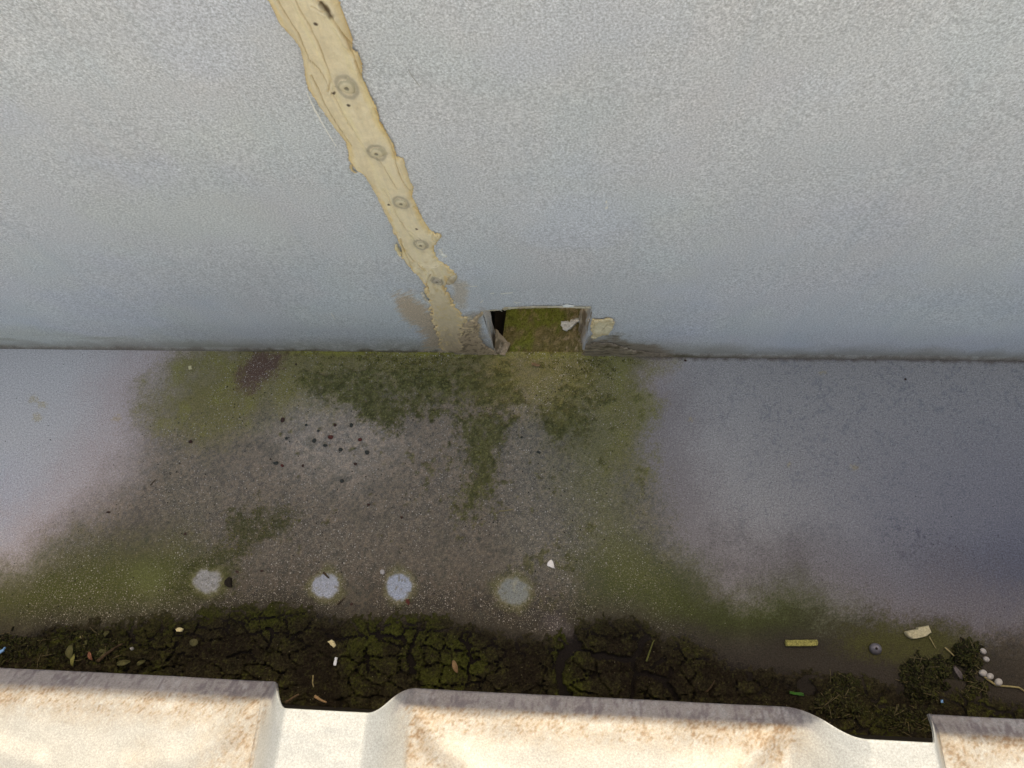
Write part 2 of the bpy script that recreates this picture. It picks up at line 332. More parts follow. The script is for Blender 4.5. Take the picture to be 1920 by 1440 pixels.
# ------------------------------------------------------------------ back wall of the gutter
wall = tag(empty('metal_wall', (0, 0, 0)), 'pale grey galvanised metal upstand wall with a tan sealed seam and a rectangular outlet cut', 'wall')
HOLE_PX = [(903, 580), (922, 578), (940, 579), (944, 574), (960, 574), (1000, 572), (1045, 572), (1080, 573), (1109, 574), (1100, 630), (1094, 668), (1091, 690), (945, 690), (925, 648), (912, 612)]
HOLE = [(wl(u, v)[0], wl(u, v)[2]) for u, v in HOLE_PX]
SEAM = -.0905
def wall_look(u, v, x, z):
    mx, mz = x*1000, z*1000
    n1 = fbm(mx/55, mz/55, 5); n2 = fbm(mx/16, mz/16, 15); n3 = fbm(mx/5, mz/5, 25); n4 = fbm(mx/1.8, mz/1.8, 35, 3)
    st = fbm(mx/3.0, mz/60, 45)
    col = np.empty(u.shape+(3,)); col[...] = (187, 187, 188)
    col = lay(col, (190, 186, 187), sm(.1, .7, n1)*.4)
    col = lay(col, (182, 188, 190), sm(.1, .7, -n1)*.4)
    col = lay(col, (182, 185, 195), sm(-.2, .8, fbm(mx/70, mz/50, 77))*.4)
    col = lay(col, (190, 193, 187), sm(.0, .8, fbm(mx/60, mz/70, 87))*.35)
    col = lay(col, (200, 200, 200), sm(.2, .8, st)*sm(260, 150, mz)*.15)
    col = lay(col, (170, 176, 180), sm(.2, .8, fbm(mx/5, mz/90, 53))*.16)
    col = lay(col, (182, 182, 168), sm(48, 22, mz+n2*9+n1*10+6*(u-200)/200)*sm(480, 200, u)*.6)
    col = lay(col, (150, 148, 132), sm(.2, .6, fbm((mx+mz*3)/28, (mz-mx*.08)/3.5, 63))*sm(40, 20, mz)*sm(420, 100, u)*.5)
    h = 19+5*n1+sm(350, 800, u)*sm(1500, 1150, u)*9
    col = lay(col, (142, 136, 124), sm(h*1.5, 0, mz+n2*4+n3*2)*.75)
    col = lay(col, (104, 94, 84), sm(7, 0, mz+n2*2+n3*1.5)*.75)
    col = lay(col, (188, 184, 180), sm(.25, .6, n4+n3*.5)*sm(24, 16, mz+n2*3)*sm(3, 8, mz)*sm(430, 600, u)*sm(860, 800, u)*.7)
    col = lay(col, (70, 62, 40), sm(4.5, .5, mz+n3*2.0)*sm(430, 540, u)*sm(1500, 1150, u)*.8)
    # brushed smears beside the sealant and the outlet
    b1 = sm(-8, 10, polysd(u, v, [(738, 552), (770, 545), (800, 575), (832, 590), (840, 660), (790, 652), (800, 635), (775, 610), (752, 590)])+n3*5+fbm((mx+mz*.8)/9, (mz-mx*.8)/1.2, 71)*9)
    col = lay(col, (182, 156, 128), b1*.75)
    b2 = sm(-6, 9, polysd(u, v, [(848, 520), (876, 524), (880, 545), (876, 575), (860, 580), (848, 560)])+n3*6)
    col = lay(col, (182, 164, 142), b2*.6)
    b3 = sm(-8, 8, polysd(u, v, [(858, 590), (905, 580), (900, 620), (915, 650), (950, 690), (830, 690), (836, 640)])+n3*6+n2*6)
    col = lay(col, (140, 124, 108), b3*.7)
    col = lay(col, (206, 190, 160), b3*sm(.15, .5, fbm((mx+mz)/7, (mz-mx*.4)/2.2, 83)+.4*n4)*.7)
    b4 = sm(-8, 8, polysd(u, v, [(1094, 640), (1150, 630), (1200, 640), (1260, 655), (1270, 690), (1080, 690)])+n3*6+n2*8)
    col = lay(col, (132, 118, 102), b4*.85)
    col = lay(col, (96, 84, 66), b4*sm(.1, .5, fbm(mx/14, mz/2.0, 93))*.7)
    col = lay(col, (120, 120, 122), sm(.75, .9, fbm(mx/2.6, mz/2.6, 99))*sm(100, 10, mz)*.3)
    return np.minimum(lin(np.clip(col, 0, 255))*1.30, .8)
def wall_sheet(x0, x1, outl, outr, yoff, hole):
    xs = axis(x0, x1, .0009, outl+outr); zs_ = axis(-.003, .372, .0009, (.39, .405, WALL_TOP-.004, WALL_TOP))
    X, Z = np.meshgrid(xs, zs_)
    U, V = to_px(X, X*0, Z); colr = wall_look(U, V, X, Z)
    Yy = yoff + .0010*fbm(X*1000/120, Z*1000/90, 301, 2)*sm(0, .05, Z) - .0016*sm(.006, 0, Z)
    Yy = Yy + sm(WALL_TOP-.006, WALL_TOP, Z)*.006
    keep = None
    if hole:
        s = polysd(X, Z, HOLE); keep = (s < .00045)
        # pull the rim onto the cut line
        P = np.array(HOLE)
        rim = (np.abs(s) < .0008) & keep
        for i, j in zip(*np.nonzero(rim)):
            best = None
            for k in range(len(P)):
                a_, b_ = P[k], P[(k+1) % len(P)]; e_ = b_-a_
                t = min(1, max(0, ((X[i, j]-a_[0])*e_[0]+(Z[i, j]-a_[1])*e_[1])/e_.dot(e_)))
                q = a_+e_*t; d = (q[0]-X[i, j])**2+(q[1]-Z[i, j])**2
                if best is None or d < best[0]: best = (d, q)
            X[i, j], Z[i, j] = best[1]
    me = grid_mesh('wall_sheet', X, Yy, Z, colr, keep)
    o = link('wall_sheet', me, M_WALL, wall)
    sl = o.modifiers.new('thickness', 'SOLIDIFY'); sl.thickness = .0008; sl.offset = -1
    return o
wall_sheet(-.56, SEAM+.012, (-3, -2, -1.3, -.9, -.7, -.6), (), .0, False)['label'] = 'plain wall sheet left of the tan seam'
wall_sheet(SEAM-.006, .42, (), (.45, .55, .7, .9, 1.3, 2, 3), -.0011, True)['label'] = 'wall sheet right of the tan seam with the outlet cut out of its foot'
def boxes(name, mat, parent, items, bev=0.0):
    bm = bmesh.new()
    for (x0, x1, y0, y1, z0, z1) in items:
        r = bmesh.ops.create_cube(bm, size=1.0)
        for q in r['verts']:
            q.co = Vector(((x0+x1)/2+q.co.x*(x1-x0), (y0+y1)/2+q.co.y*(y1-y0), (z0+z1)/2+q.co.z*(z1-z0)))
    if bev: bmesh.ops.bevel(bm, geom=bm.edges[:], offset=bev, segments=2, affect='EDGES')
    return link(name, bm_mesh(bm, name), mat, parent)
M_METAL = plain('zinc_plain', (176, 178, 182), .5, .12, 900, metal=.2)
M_DARK = plain('painted_dark_shade', (38, 34, 28), .9, .3)  # near-black colour standing in for shade in the outlet and under the sheets
boxes('capping', M_METAL, wall, [(-3, 3, .0035, .022, WALL_TOP+.0008, WALL_TOP+.002)])
boxes('unseen_wall_back', M_METAL, wall, [(-3, 3, .112, .115, -.05, .26)])  # unseen sheet behind the outlet, its height shaped to block the sun

# --- the outlet: flaps bent in from the cut, a mossy chute behind them
def quad_patch(name, P4, mat, parent, colfn, nx=40, ny=60, disp=None, thick=.0008, seed=0):
    """bilinear sheet through four corner points, order (s0t0, s1t0, s1t1, s0t1)"""
    A, B, Cc, D = [np.array(p, float) for p in P4]
    s, t = np.meshgrid(np.linspace(0, 1, nx), np.linspace(0, 1, ny))
    P = (A*(1-s)[..., None]*(1-t)[..., None]+B*s[..., None]*(1-t)[..., None]+Cc*s[..., None]*t[..., None]+D*(1-s)[..., None]*t[..., None])
    nrm = np.cross(B-A, D-A); nrm /= np.linalg.norm(nrm)
    if disp is not None: P = P+nrm*disp(s, t)[..., None]
    me = grid_mesh(name, P[..., 0], P[..., 1], P[..., 2], lin(np.clip(colfn(s, t), 0, 255)))
    o = link(name, me, mat, parent)
    if thick:
        sl = o.modifiers.new('thickness', 'SOLIDIFY'); sl.thickness = thick; sl.offset = -1
    return o
hx0, hx1 = wl(903, 580)[0], wl(1109, 574)[0]; hz = wl(1000, 572)[2]
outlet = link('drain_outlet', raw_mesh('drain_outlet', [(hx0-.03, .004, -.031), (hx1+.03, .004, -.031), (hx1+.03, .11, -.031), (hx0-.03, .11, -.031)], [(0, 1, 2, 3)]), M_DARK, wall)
outlet['label'] = 'rectangular drain outlet cut through the foot of the wall, lined with moss'
def cf(base, *ls):
    def f(s, t):
        c = np.empty(s.shape+(3,)); c[...] = base
        for colr_, sx, sy, sd, lo, hi, amt, win in ls:
            c = lay(c, colr_, sm(lo, hi, fbm(s*sx, t*sy, sd))*amt*(win(s, t) if win else 1))
        return c
    return f
def P_at_y(u, v, y): return wl(u, v, y)
lf_in = .022
xi = wl(923, 600, lf_in)[0]
# left flap: wall metal folded back into the hole, seen from its right
quad_patch('side_flap', [(hx0, .0004, -.002), (xi, lf_in, -.002), (xi-.001, lf_in, hz-.001), (hx0, .0004, hz)], M_WALL, outlet,
           cf((186, 188, 190), ((140, 126, 112), 3, 5, 3, -.2, .5, .8, lambda s, t: sm(.45, .05, t)+.6*sm(.6, 1, s)), ((84, 72, 58), 6, 9, 8, .1, .5, .8, lambda s, t: sm(.75, 1, s)), ((112, 96, 84), 4, 4, 9, -.6, .1, .9, lambda s, t: sm(.28, .05, t))),
           disp=lambda s, t: .0015*fbm(s*3, t*4, 5))
rx = wl(1084, 640, .018)[0]
quad_patch('side_flap', [(rx, .020, -.002), (wl(1091, 690)[0]+.0008, -.0008, -.002), (hx1+.0008, -.0008, hz+.001), (rx+.002, .020, hz+.001)], M_SEAL, outlet,
           cf((150, 136, 120), ((172, 166, 168), 4, 2, 13, .0, .5, .8, lambda s, t: sm(.5, .1, t)), ((112, 94, 74), 8, 3, 14, .05, .4, .9, None), ((186, 188, 194), 3, 3, 15, -.4, .2, .9, lambda s, t: sm(.55, .95, s)), ((206, 188, 160), 10, 4, 16, .3, .6, .7, None)),
           disp=lambda s, t: .0016*fbm(s*5, t*5, 15)+.0008*fbm(s*16, t*9, 16)).__setitem__('label', 'right flap of the outlet smeared with brown sealant')
# chute floor (moss), chute sides
def chute_col(s, t):
    c = np.empty(s.shape+(3,)); c[...] = (92, 84, 54)
    n2 = fbm(s*6, t*6, 41); n3 = fbm(s*22, t*22, 42); n4 = fbm(s*60, t*60, 43, 3)
    c = lay(c, (88, 92, 40), sm(-.1, .5, n2+.3*sm(.3, .0, np.hypot(s-.55, t-.45))))
    c = lay(c, (118, 104, 78), sm(.0, .6, n3-n2*.5)*.7)
    c = lay(c, (136, 122, 104), sm(-.2, .5, n2+n3)*sm(.6, .9, s)*sm(.5, .2, t)*.9)
    c = lay(c, (60, 50, 34), sm(.55, 1, t+n3*.15)*.7)
    c = lay(c, (54, 54, 24), sm(.2, .7, n4)*.5)
    return np.clip(c*1.1, 0, 255)
cx0 = fl(948, 640)[0]
quad_patch('chute_floor', [(hx0+.006, -.001, .0012), (hx1-.004, -.001, .0012), (rx+.012, .095, .004), (fl(962, 572)[0], .095, .004)], M_CHUTE, outlet, chute_col, 110, 110,
           disp=lambda s, t: .0016*fbm(s*6, t*6, 44)+.0010*fbm(s*25, t*25, 45), thick=0)
quad_patch('torn_flap', [tuple(fl(927, 662, .004)), tuple(fl(946, 668, .003)), tuple(fl(957, 645, .004)), tuple(fl(930, 618, .022))], M_SEAL, outlet, cf((140, 124, 102), ((96, 82, 62), 4, 4, 21, -.1, .5, .8, None), ((176, 160, 136), 9, 5, 22, .2, .6, .7, None)), 24, 24,
           disp=lambda s, t: .0012*fbm(s*4, t*4, 25))
quad_patch('chute_side', [(rx+.002, .018, -.002), (rx+.012, .1, -.002), (rx+.012, .1, hz+.006), (rx+.003, .018, hz+.004)], M_CHUTE, outlet, cf((120, 108, 84)), 8, 8)
quad_patch('chute_side', [(hx0-.006, .1, -.03), (xi-.004, .022, -.03), (xi-.004, .022, hz+.004), (hx0-.006, .1, hz+.004)], M_CHUTE, outlet, cf((17, 14, 11)), 8, 8)  # left side coloured near black, painting in the cavity's deep shade
quad_patch('chute_end', [(rx+.014, .1, -.03), (hx0-.008, .1, -.03), (hx0-.008, .1, hz+.006), (rx+.014, .1, hz+.006)], M_CHUTE, outlet, cf((110, 96, 66)), 8, 8)

# --- sealant on the wall
def wall_patch(name, poly_px, parent, thick, colfn, res=.00035, rag=.0008, lines=(), bumps=(), seed=0, mat=None, y0=-.0013, wvar=1.0):
    P = [(wl(u, v)[0], wl(u, v)[2]) for u, v in poly_px]
    xs_ = np.arange(min(p[0] for p in P)-.002, max(p[0] for p in P)+.002, res)
    zz = np.arange(min(p[1] for p in P)-.002, max(p[1] for p in P)+.002, res)
    X, Z = np.meshgrid(xs_, zz); mx, mz = X*1000, Z*1000
    n3 = fbm(mx/3, mz/5, seed+1); n4 = fbm(mx/1.1, mz/1.6, seed+2, 3); st = fbm(mx/2.2, mz/38, seed+3)
    U0, V0 = to_px(X, X*0, Z); s = polysd(X, Z, P)+rag*(n3*.8+n4*.5)*(1 if not lines else .25+.75*sm(400, 480, V0)+1.0*sm(490, 540, V0))
    h = thick*(sm(0, .0016, s)*.55+sm(0, .0045, s)*.45)
    h = h+wvar*thick*.35*np.clip(fbm(mx/5, mz/22, seed+4), -1, 1)*sm(0, .003, s)+wvar*.00022*st+wvar*.00008*n4
    h = h+thick*.12*sm(.0022, .0006, np.abs(s-.0012))*sm(-.2, .5, n3)       # rolled lip
    dark = np.zeros_like(h)
    for pts, wd in lines:
        q = [(wl(u, v)[0], wl(u, v)[2]) for u, v in pts]
        d = linesd(X+.00025*n3, Z, q)
        h = h-.0003*sm(wd*2.2, 0, d)+.0004*sm(wd*5, wd*2, d)*sm(0, wd*2, d); dark = np.maximum(dark, sm(wd*1.0, wd*.2, d)*(.55+.45*np.clip(st*1.5, -1, 1)))
    for bu, bv, rr, hh in bumps:
        c = wl(bu, bv); d = np.hypot(X-c[0], Z-c[2])/rr
        h = h+hh*sm(1.15, .55, d)-hh*.45*sm(.42, .1, d)-hh*.25*sm(.25, 0, np.abs(d-1.2))
    U, V = to_px(X, X*0, Z)
    colr = colfn(U, V, s, n3, n4, st, dark, X, Z)
    keep = s > 0
    Y = y0-np.maximum(h, .00005)
    return link(name, grid_mesh(name, X, Y, Z, lin(np.clip(colr, 0, 255)), keep), mat or M_SEAL, parent)
SCREWS = [(652, 152, .0038, .0009), (707, 276, .0036, .0009), (753, 371, .0036, .0009), (790, 450, .0036, .0011), (820, 519, .0034, .001)]
def strip_col(u, v, s, n3, n4, st, dark, X, Z):
    c = np.empty(u.shape+(3,)); c[...] = (234, 215, 180)
    c = lay(c, (222, 186, 120), sm(.0036, .0004, s+n3*.0009)*.65)
    c = lay(c, (206, 164, 104), sm(.0008, .0001, s+n3*.0005)*.8)
    c = lay(c, (220, 200, 166), sm(.0, .7, st)*.6)
    c = lay(c, (234, 216, 172), sm(.1, .7, -st)*.5)
    c = lay(c, (204, 180, 146), sm(500, 590, v+n3*14)*.75)
    c = lay(c, (176, 152, 124), sm(590, 650, v+n3*14)*.8)
    c = lay(c, (216, 190, 142), sm(.3, .7, n3+n4*.4)*sm(430, 520, v)*.7)
    c = lay(c, (228, 194, 140), sm(.0030, .0006, s+n3*.0012)*sm(470, 520, v)*.8)
    c = lay(c, (150, 116, 72), dark*.5)
    for bu, bv, rr, hh in SCREWS:
        q = wl(bu, bv); d = np.hypot(X-q[0], (Z-q[2])/1.45)/rr
        c = lay(c, (152, 140, 120), sm(.32, .05, np.abs(d-1.05))*.65)
        c = lay(c, (190, 178, 158), sm(2.1, 1.0, d)*.3)
    for bu, bv in ((655, 185), (730, 376), (782, 421), (627, 163), (594, 32)):
        q = wl(bu, bv); c = lay(c, (70, 56, 44), sm(.0011, .0004, np.hypot(X-q[0], Z-q[2]))*.9)
    c = lay(c, (70, 52, 34), sm(9, 3, linesd(u, v, [(604, -6), (616, 6), (622, 16)])+n3*3)*.9)
    return c
LEFT = [(455, -70), (480, -40), (505, 0), (520, 30), (530, 46), (545, 61), (560, 80), (567, 98), (570, 118), (572, 140), (576, 160), (585, 172), (597, 190), (610, 210), (622, 228), (637, 248), (648, 262), (653, 280), (652, 296), (668, 314), (683, 325), (700, 352), (712, 375), (722, 395), (733, 415), (738, 432), (748, 446), (752, 456), (754, 480), (768, 497), (778, 508), (788, 520), (797, 535), (800, 548), (806, 575), (812, 600), (820, 625), (826, 654)]
RIGHT = [(872, 654), (866, 625), (868, 604), (880, 590), (866, 588), (864, 575), (856, 572), (848, 560), (844, 545), (836, 532), (846, 524), (842, 515), (856, 510), (850, 504), (838, 491), (830, 487), (820, 475), (814, 462), (820, 450), (826, 434), (810, 428), (797, 412), (787, 390), (775, 365), (776, 345), (768, 330), (763, 310), (757, 291), (745, 285), (740, 265), (727, 245), (715, 222), (705, 190), (690, 160), (680, 140), (681, 115), (675, 95), (664, 82), (662, 60), (650, 28), (640, 0), (622, -40), (605, -70)]
LINES = [([(500, -60), (530, 0), (560, 50), (582, 98)], .0004), ([(530, -70), (562, 0), (585, 42), (600, 75), (615, 115), (622, 140), (617, 160)], .00045), ([(582, 98), (600, 120), (612, 140), (625, 165), (640, 195), (655, 220)], .0003),
         ([(588, 0), (620, 15), (650, 60), (668, 105), (680, 140)], .0004), ([(600, -10), (625, 25), (650, 60), (662, 78)], .0006), ([(585, 130), (610, 180), (640, 235), (660, 265)], .0003), ([(655, 220), (680, 258), (720, 300), (745, 345)], .0003),
         ([(668, 105), (700, 190), (735, 265), (750, 320), (770, 350)], .0004), ([(720, 345), (745, 395), (765, 425), (785, 450)], .0003), ([(750, 405), (760, 420), (790, 440)], .0004), ([(740, 430), (760, 460), (775, 480), (800, 500)], .0004),
         ([(800, 492), (822, 490), (838, 491)], .0004), ([(775, 500), (795, 490)], .0004), ([(828, 515), (832, 535), (842, 548), (846, 560), (860, 574)], .0006), ([(808, 505), (800, 525), (806, 540)], .0005), ([(752, 440), (758, 460), (768, 480), (772, 492)], .0005), ([(775, 378), (800, 405), (822, 435)], .0003), ([(813, 430), (812, 442), (820, 450)], .0005)]
seal = wall_patch('sealant_strip', LEFT+RIGHT, wall, .0017, strip_col, lines=LINES, bumps=(), seed=500, wvar=1.5, rag=.0012)
for bu, bv, rr, hh in SCREWS:        # each screw is a nub of sealant over its head
    q = wl(bu, bv); k = rr*.72; prof = [(1.9, -.0002), (1.45, .0003), (1.15, .0011), (.95, .0019), (.7, .0024), (.42, .0024), (.28, .0019), (0, .0017)]
    V_, F_, cl = [], [], []
    for i, (r_, h_) in enumerate(prof):
        for a_ in range(28):
            an = a_*2*math.pi/28; wob = 1+.06*math.sin(an*3+bu)
            V_.append((q[0]+math.cos(an)*r_*k*wob, -.0026-h_*.6, q[2]+math.sin(an)*r_*k*1.1*wob))
            base = np.array((206, 190, 158), float) if bv < 500 else np.array((176, 162, 142), float)
            if i in (1, 2): base = base*.88
            if i >= 6: base = base*.66
            cl.append(base)
    for i in range(len(prof)-1):
        for a_ in range(28): F_.append((i*28+a_, i*28+(a_+1) % 28, (i+1)*28+(a_+1) % 28, (i+1)*28+a_))
    link('screw_head', raw_mesh('screw_head', V_, F_, lin(np.array(cl))), M_SEAL, seal)
def tan_col(a, b, c_):
    def f(u, v, s, n3, n4, st, dark, X, Z):
        c = np.empty(u.shape+(3,)); c[...] = a
        c = lay(c, b, sm(-.1, .5, n3)*.8); c = lay(c, c_, sm(.0012, .0002, s)*.7+0*u); c = lay(c, (128, 100, 64), dark*.8)
        return c
    return f
tc1 = tan_col((222, 204, 168), (206, 182, 140), (200, 168, 118))
wall_patch('sealant_patch', [(1111, 594), (1125, 595), (1140, 592), (1151, 594), (1152, 606), (1146, 620), (1130, 624), (1118, 628), (1110, 634), (1109, 612)], wall, .0022, tc1, seed=610, res=.0003,
           lines=[([(1114, 600), (1130, 606), (1145, 608)], .0003), ([(1112, 615), (1128, 612), (1140, 600)], .0003)])['label'] = 'separate lump of tan sealant right of the outlet'
wall_patch('sealant_flap', [(739, 455), (744, 452), (750, 462), (754, 474), (752, 481), (744, 472)], wall, .0018, tan_col((226, 210, 172), (218, 198, 150), (220, 196, 148)), seed=620, res=.0003)
wall_patch('sealant_flap', [(788, 545), (793, 543), (800, 556), (815, 568), (818, 572), (808, 571), (797, 560)], wall, .0018, tan_col((206, 196, 178), (190, 180, 160), (216, 208, 192)), seed=630, res=.0003)
wall_patch('sealant_flap', [(812, 436), (824, 432), (828, 436), (822, 448), (815, 454), (808, 444)], wall, .0024, tc1, seed=640, res=.0003)
wall_patch('sealant_flap', [(822, 464), (830, 462), (834, 470), (838, 478), (830, 482), (824, 474)], wall, .0010, tan_col((224, 222, 212), (196, 190, 176), (224, 218, 206)), seed=650, res=.0003, rag=.0014)
wall_patch('sealant_flap', [(842, 512), (856, 508), (858, 516), (852, 526), (840, 530), (834, 526)], wall, .0022, tan_col((200, 184, 156), (170, 150, 122), (212, 188, 142)), seed=660, res=.0003)
wall_patch('sealant_flap', [(656, 302), (662, 304), (664, 313), (671, 320), (664, 323), (657, 316)], wall, .0016, tc1, seed=665, res=.0003)
wall_patch('sealant_smear', [(836, 655), (848, 622), (864, 605), (880, 597), (903, 580), (906, 586), (896, 598), (902, 608), (897, 622), (906, 640), (922, 650), (938, 664), (942, 668), (900, 664)], wall, .0013,
           lambda u, v, s, n3, n4, st, dark, X, Z: lay(lay(lay(np.zeros(u.shape+(3,))+np.array((176, 152, 124)), (222, 194, 154), sm(.1, .45, fbm((X+Z)*1000/8, (Z-X*.4)*1000/2.4, 671))*sm(650, 610, v)*.9), (106, 90, 70), sm(.2, .5, fbm((X*.6+Z)*1000/5, (Z*.5-X)*1000/2, 672))*.6), (208, 188, 150), sm(.0010, .0002, s)*sm(640, 600, v)*.7),
           seed=670, res=.00035, rag=.0014, wvar=1.6)['label'] = 'grey brown smear of sealant left of the outlet'
wall_patch('sealant_smear', [(1092, 660), (1098, 645), (1112, 638), (1150, 640), (1190, 652), (1250, 662), (1240, 668), (1088, 668)], wall, .0012,
           lambda u, v, s, n3, n4, st, dark, X, Z: lay(lay(np.zeros(u.shape+(3,))+np.array((136, 120, 102)), (170, 154, 130), sm(.1, .5, fbm(X*1000/12, Z*1000/2, 681))*.8), (84, 72, 52), sm(.2, .6, fbm(X*1000/9, Z*1000/1.6, 682))*.7),
           seed=680, res=.00035, rag=.0014, wvar=1.6)['label'] = 'brown smear of sealant right of the outlet'
white_c = tan_col((232, 230, 222), (214, 208, 196), (236, 232, 222))
for i, p in enumerate([[(903, 580), (925, 577), (941, 577), (943, 583), (937, 579), (922, 580)], [(942, 577), (946, 572), (962, 572), (1000, 570), (1045, 570), (1080, 571), (1109, 571), (1110, 576), (1080, 575), (1046, 574), (1000, 574.5), (960, 576), (946, 579)],
                       [(1048, 564), (1056, 568), (1066, 565), (1068, 568), (1078, 569), (1076, 573), (1056, 573)]]):
    wall_patch('cut_burr', p, wall, .0007, tan_col((196, 184, 160), (168, 150, 122), (206, 196, 176)) if i < 2 else white_c, seed=700+i*9, res=.0003, rag=.0005)
for i, p in enumerate([[(880, 533), (895, 532), (895, 534), (881, 534.5)], [(918, 546), (927, 545), (927, 547.5), (919, 548)], [(938, 546), (962, 544), (962, 546.5), (940, 548.5)], [(963, 562), (970, 563.5), (976, 562), (976, 564), (968, 566), (963, 564)],
                       [(900, 563), (906, 558), (908, 559), (902, 565)], [(1134, 374), (1138, 371), (1140, 377), (1135, 378)], [(1138, 378), (1140, 378), (1140, 384), (1137.5, 384)], [(1134, 385), (1139, 382), (1140, 387), (1135, 389)], [(620, 584), (622, 583), (629, 595), (627, 596)]]):
    wall_patch('paint_fleck', p, wall, .0004, white_c, seed=740+i*7, res=.0002, rag=.0003)
# long fine scratch lines at both sides of the strip
dk = tan_col((156, 152, 142), (150, 146, 136), (160, 156, 148))
wall_patch('scratch', [(758, 113), (760, 113), (773, 136), (789, 157), (787, 158), (771, 137)], wall, .0001, dk, seed=801, res=.0002, rag=.0001)
wall_patch('scratch', [(575, 168), (577, 168), (592, 200), (612, 236), (632, 269), (630, 270), (609, 237), (590, 203)], wall, .0003, white_c, seed=811, res=.00018, rag=.0002)

# ------------------------------------------------------------------ roof sheets
ZS, SLOPE, HR, LIP = .11, math.radians(10.5), .021, .0105
Y_EDGE = -.2472
RIBS = [(-.131+.291*k) for k in range(-8, 9)]
LAP = {9: (-.0400, -.0040, .0272, .0400)}     # the lapped rib is fuller on its far side
def rib_n(s, hr):
    n = np.zeros_like(s)
    for k, c in enumerate(RIBS):
        a0, a1, b1, b0 = LAP.get(k, (-.0440, -.0225, .0225, .0440)); d = s-c
        lt = np.clip(np.minimum((d-a0)/(a1-a0), (b0-d)/(b0-b1)), 0, 1)
        n = np.maximum(n, hr*(.75*lt+.25*lt*lt*(3-2*lt)))
    return n
def sheet_mesh(s0, s1, off, seed, fine):
    ss = axis(max(s0, fine[0]), min(s1, fine[1]), .0012, [q for q in (list(np.arange(s0, s1, .012))+[s1])])
    tt = np.concatenate([np.arange(0, .115, .0012), np.arange(.12, .3, .02), np.arange(.35, 1.6, .1)])
    S, T = np.meshgrid(ss, tt)
    n0 = rib_n(S, 1.0); pan = 1-sm(0.0, .55, n0)
    hr = HR*(1+.05*fbm(S*1000/200, T*0, seed+5, 2))
    t = T+.0165*sm(0, 1, n0)*sm(.06, 0, T)
    nn = n0*hr
    bend = LIP*(1+.12*fbm(S*1000/60, T*0, seed+3, 2))
    lip = np.maximum(bend-T, 0)
    nn = nn-pan*(lip*.42+.0011*sm(.02, 0, T))
    tn = t+pan*lip*.08
    ms, mt = S*1000, T*1000
    # creases from the lipping tool, running in from the rib feet, and shallow unevenness
    for c in RIBS:
        for side in (1, -1):
            q = [(c+side*.046, .012), (c+side*.060, .030), (c+side*.085, .044), (c+side*.12, .050)]
            d = linesd(S+.001*fbm(ms/9, mt/9, seed), T, q)
            nn = nn+.0016*sm(.010, 0, d)*pan*(1 if side > 0 else .9)
            inn = sm(.0, .02, d)*sm(.03, .012, np.abs(S-(c+side*.075)))*sm(.042, .02, T)
            nn = nn-.0013*inn*pan
    nn = nn+.0005*fbm(ms/45, mt/35, seed+1, 3)*sm(.0, .01, T)+.00025*fbm(ms/12, mt/12, seed+2, 2)+off
    x = S
    y = Y_EDGE-(tn*math.cos(SLOPE))+nn*math.sin(SLOPE)
    z = ZS+tn*math.sin(SLOPE)+nn*math.cos(SLOPE)
    n1 = fbm(ms/30, mt/22, 901); n2 = fbm(ms/8, mt/8, 911); n3 = fbm(ms/2.2, mt/2.2, 921, 3)
    c = np.empty(S.shape+(3,)); c[...] = (200, 205, 207)
    c = lay(c, (196, 206, 214), sm(.25, .8, n0)*.9)
    dust = np.zeros_like(S)
    for q in RIBS:
        d = np.abs(S-q); dust = np.maximum(dust, sm(.0, .004, d-.0405)*sm(.092, .046, d+n1*.008)*.9)
    dust = np.maximum(dust, pan*sm(.034, .014, T+n1*.007)*sm(.006, .011, T)*.95)
    gsp = fbm(ms/.9, mt/.9, 941, 2, .8)
    dust = np.clip(dust*(.75+.35*n1)+pan*.18*sm(.1, .8, n1), 0, 1)*np.clip(.62+.25*n2+.30*n3+.45*gsp, 0, 1.2)*pan
    c = lay(c, (170, 144, 116), np.clip(dust, 0, 1)*.85)
    c = lay(c, (140, 108, 80), sm(.55, 1.0, dust+gsp*.35)*.5*pan)
    stre = fbm(ms/1.3, mt/5, 931)*.8+n3*.5
    lz = pan*sm(.0115, .0085, T)
    c = lay(c, (156, 156, 166), lz*.9)  # lip greyed: its shade painted into the colour, under weathered streaks
    c = lay(c, (122, 119, 132), lz*sm(-.1, .6, stre+n2*.5)*.8)
    c = lay(c, (176, 182, 196), lz*sm(.2, .7, -stre+n1*.6)*.7)
    return grid_mesh('roof_sheet', x, y, z, lin(np.clip(c, 0, 255))*.365, flip=True)
fine = (-.47, .37)
for s0, s1, off, sd_i, lab in ((-1.6, -.0985, -.0009, 40, 'corrugated roof sheet at the bottom left corner with one dusty pan'),
                               (-.1765, .2005, .0003, 60, 'central corrugated roof sheet with a wide dusty pan between two raised ribs'),
                               (.1335, 1.6, -.0009, 80, 'corrugated roof sheet at the bottom right corner lapped under the right rib')):
    o = link('roof_sheet', sheet_mesh(s0, s1, off, sd_i, fine), M_SHEET)
    tag(o, lab, 'roof sheet', 'corrugated roof sheets along the gutter')
    sl = o.modifiers.new('thickness', 'SOLIDIFY'); sl.thickness = .0006; sl.offset = -1
# upstand that carries the sheets
fy = fl(610, 1319, ZS-.012)[1]
M_TIMBER = plain('dirty_brown_ledge', (74, 60, 44), .85, .35, 300)
fw = tag(empty('gutter_front_upstand', (0, fy-.02, 0)), 'brown dirty front upstand under the roof sheet edge, glimpsed under the left rib', 'upstand')
boxes('ledge', M_TIMBER, fw, [(-3, 3, fy-.06, fy-.006, ZS-.022, ZS-.010)], .0015)
boxes('front_face', M_DARK, fw, [(-3, 3, fy-.02, fy-.014, -.01, ZS-.022)])

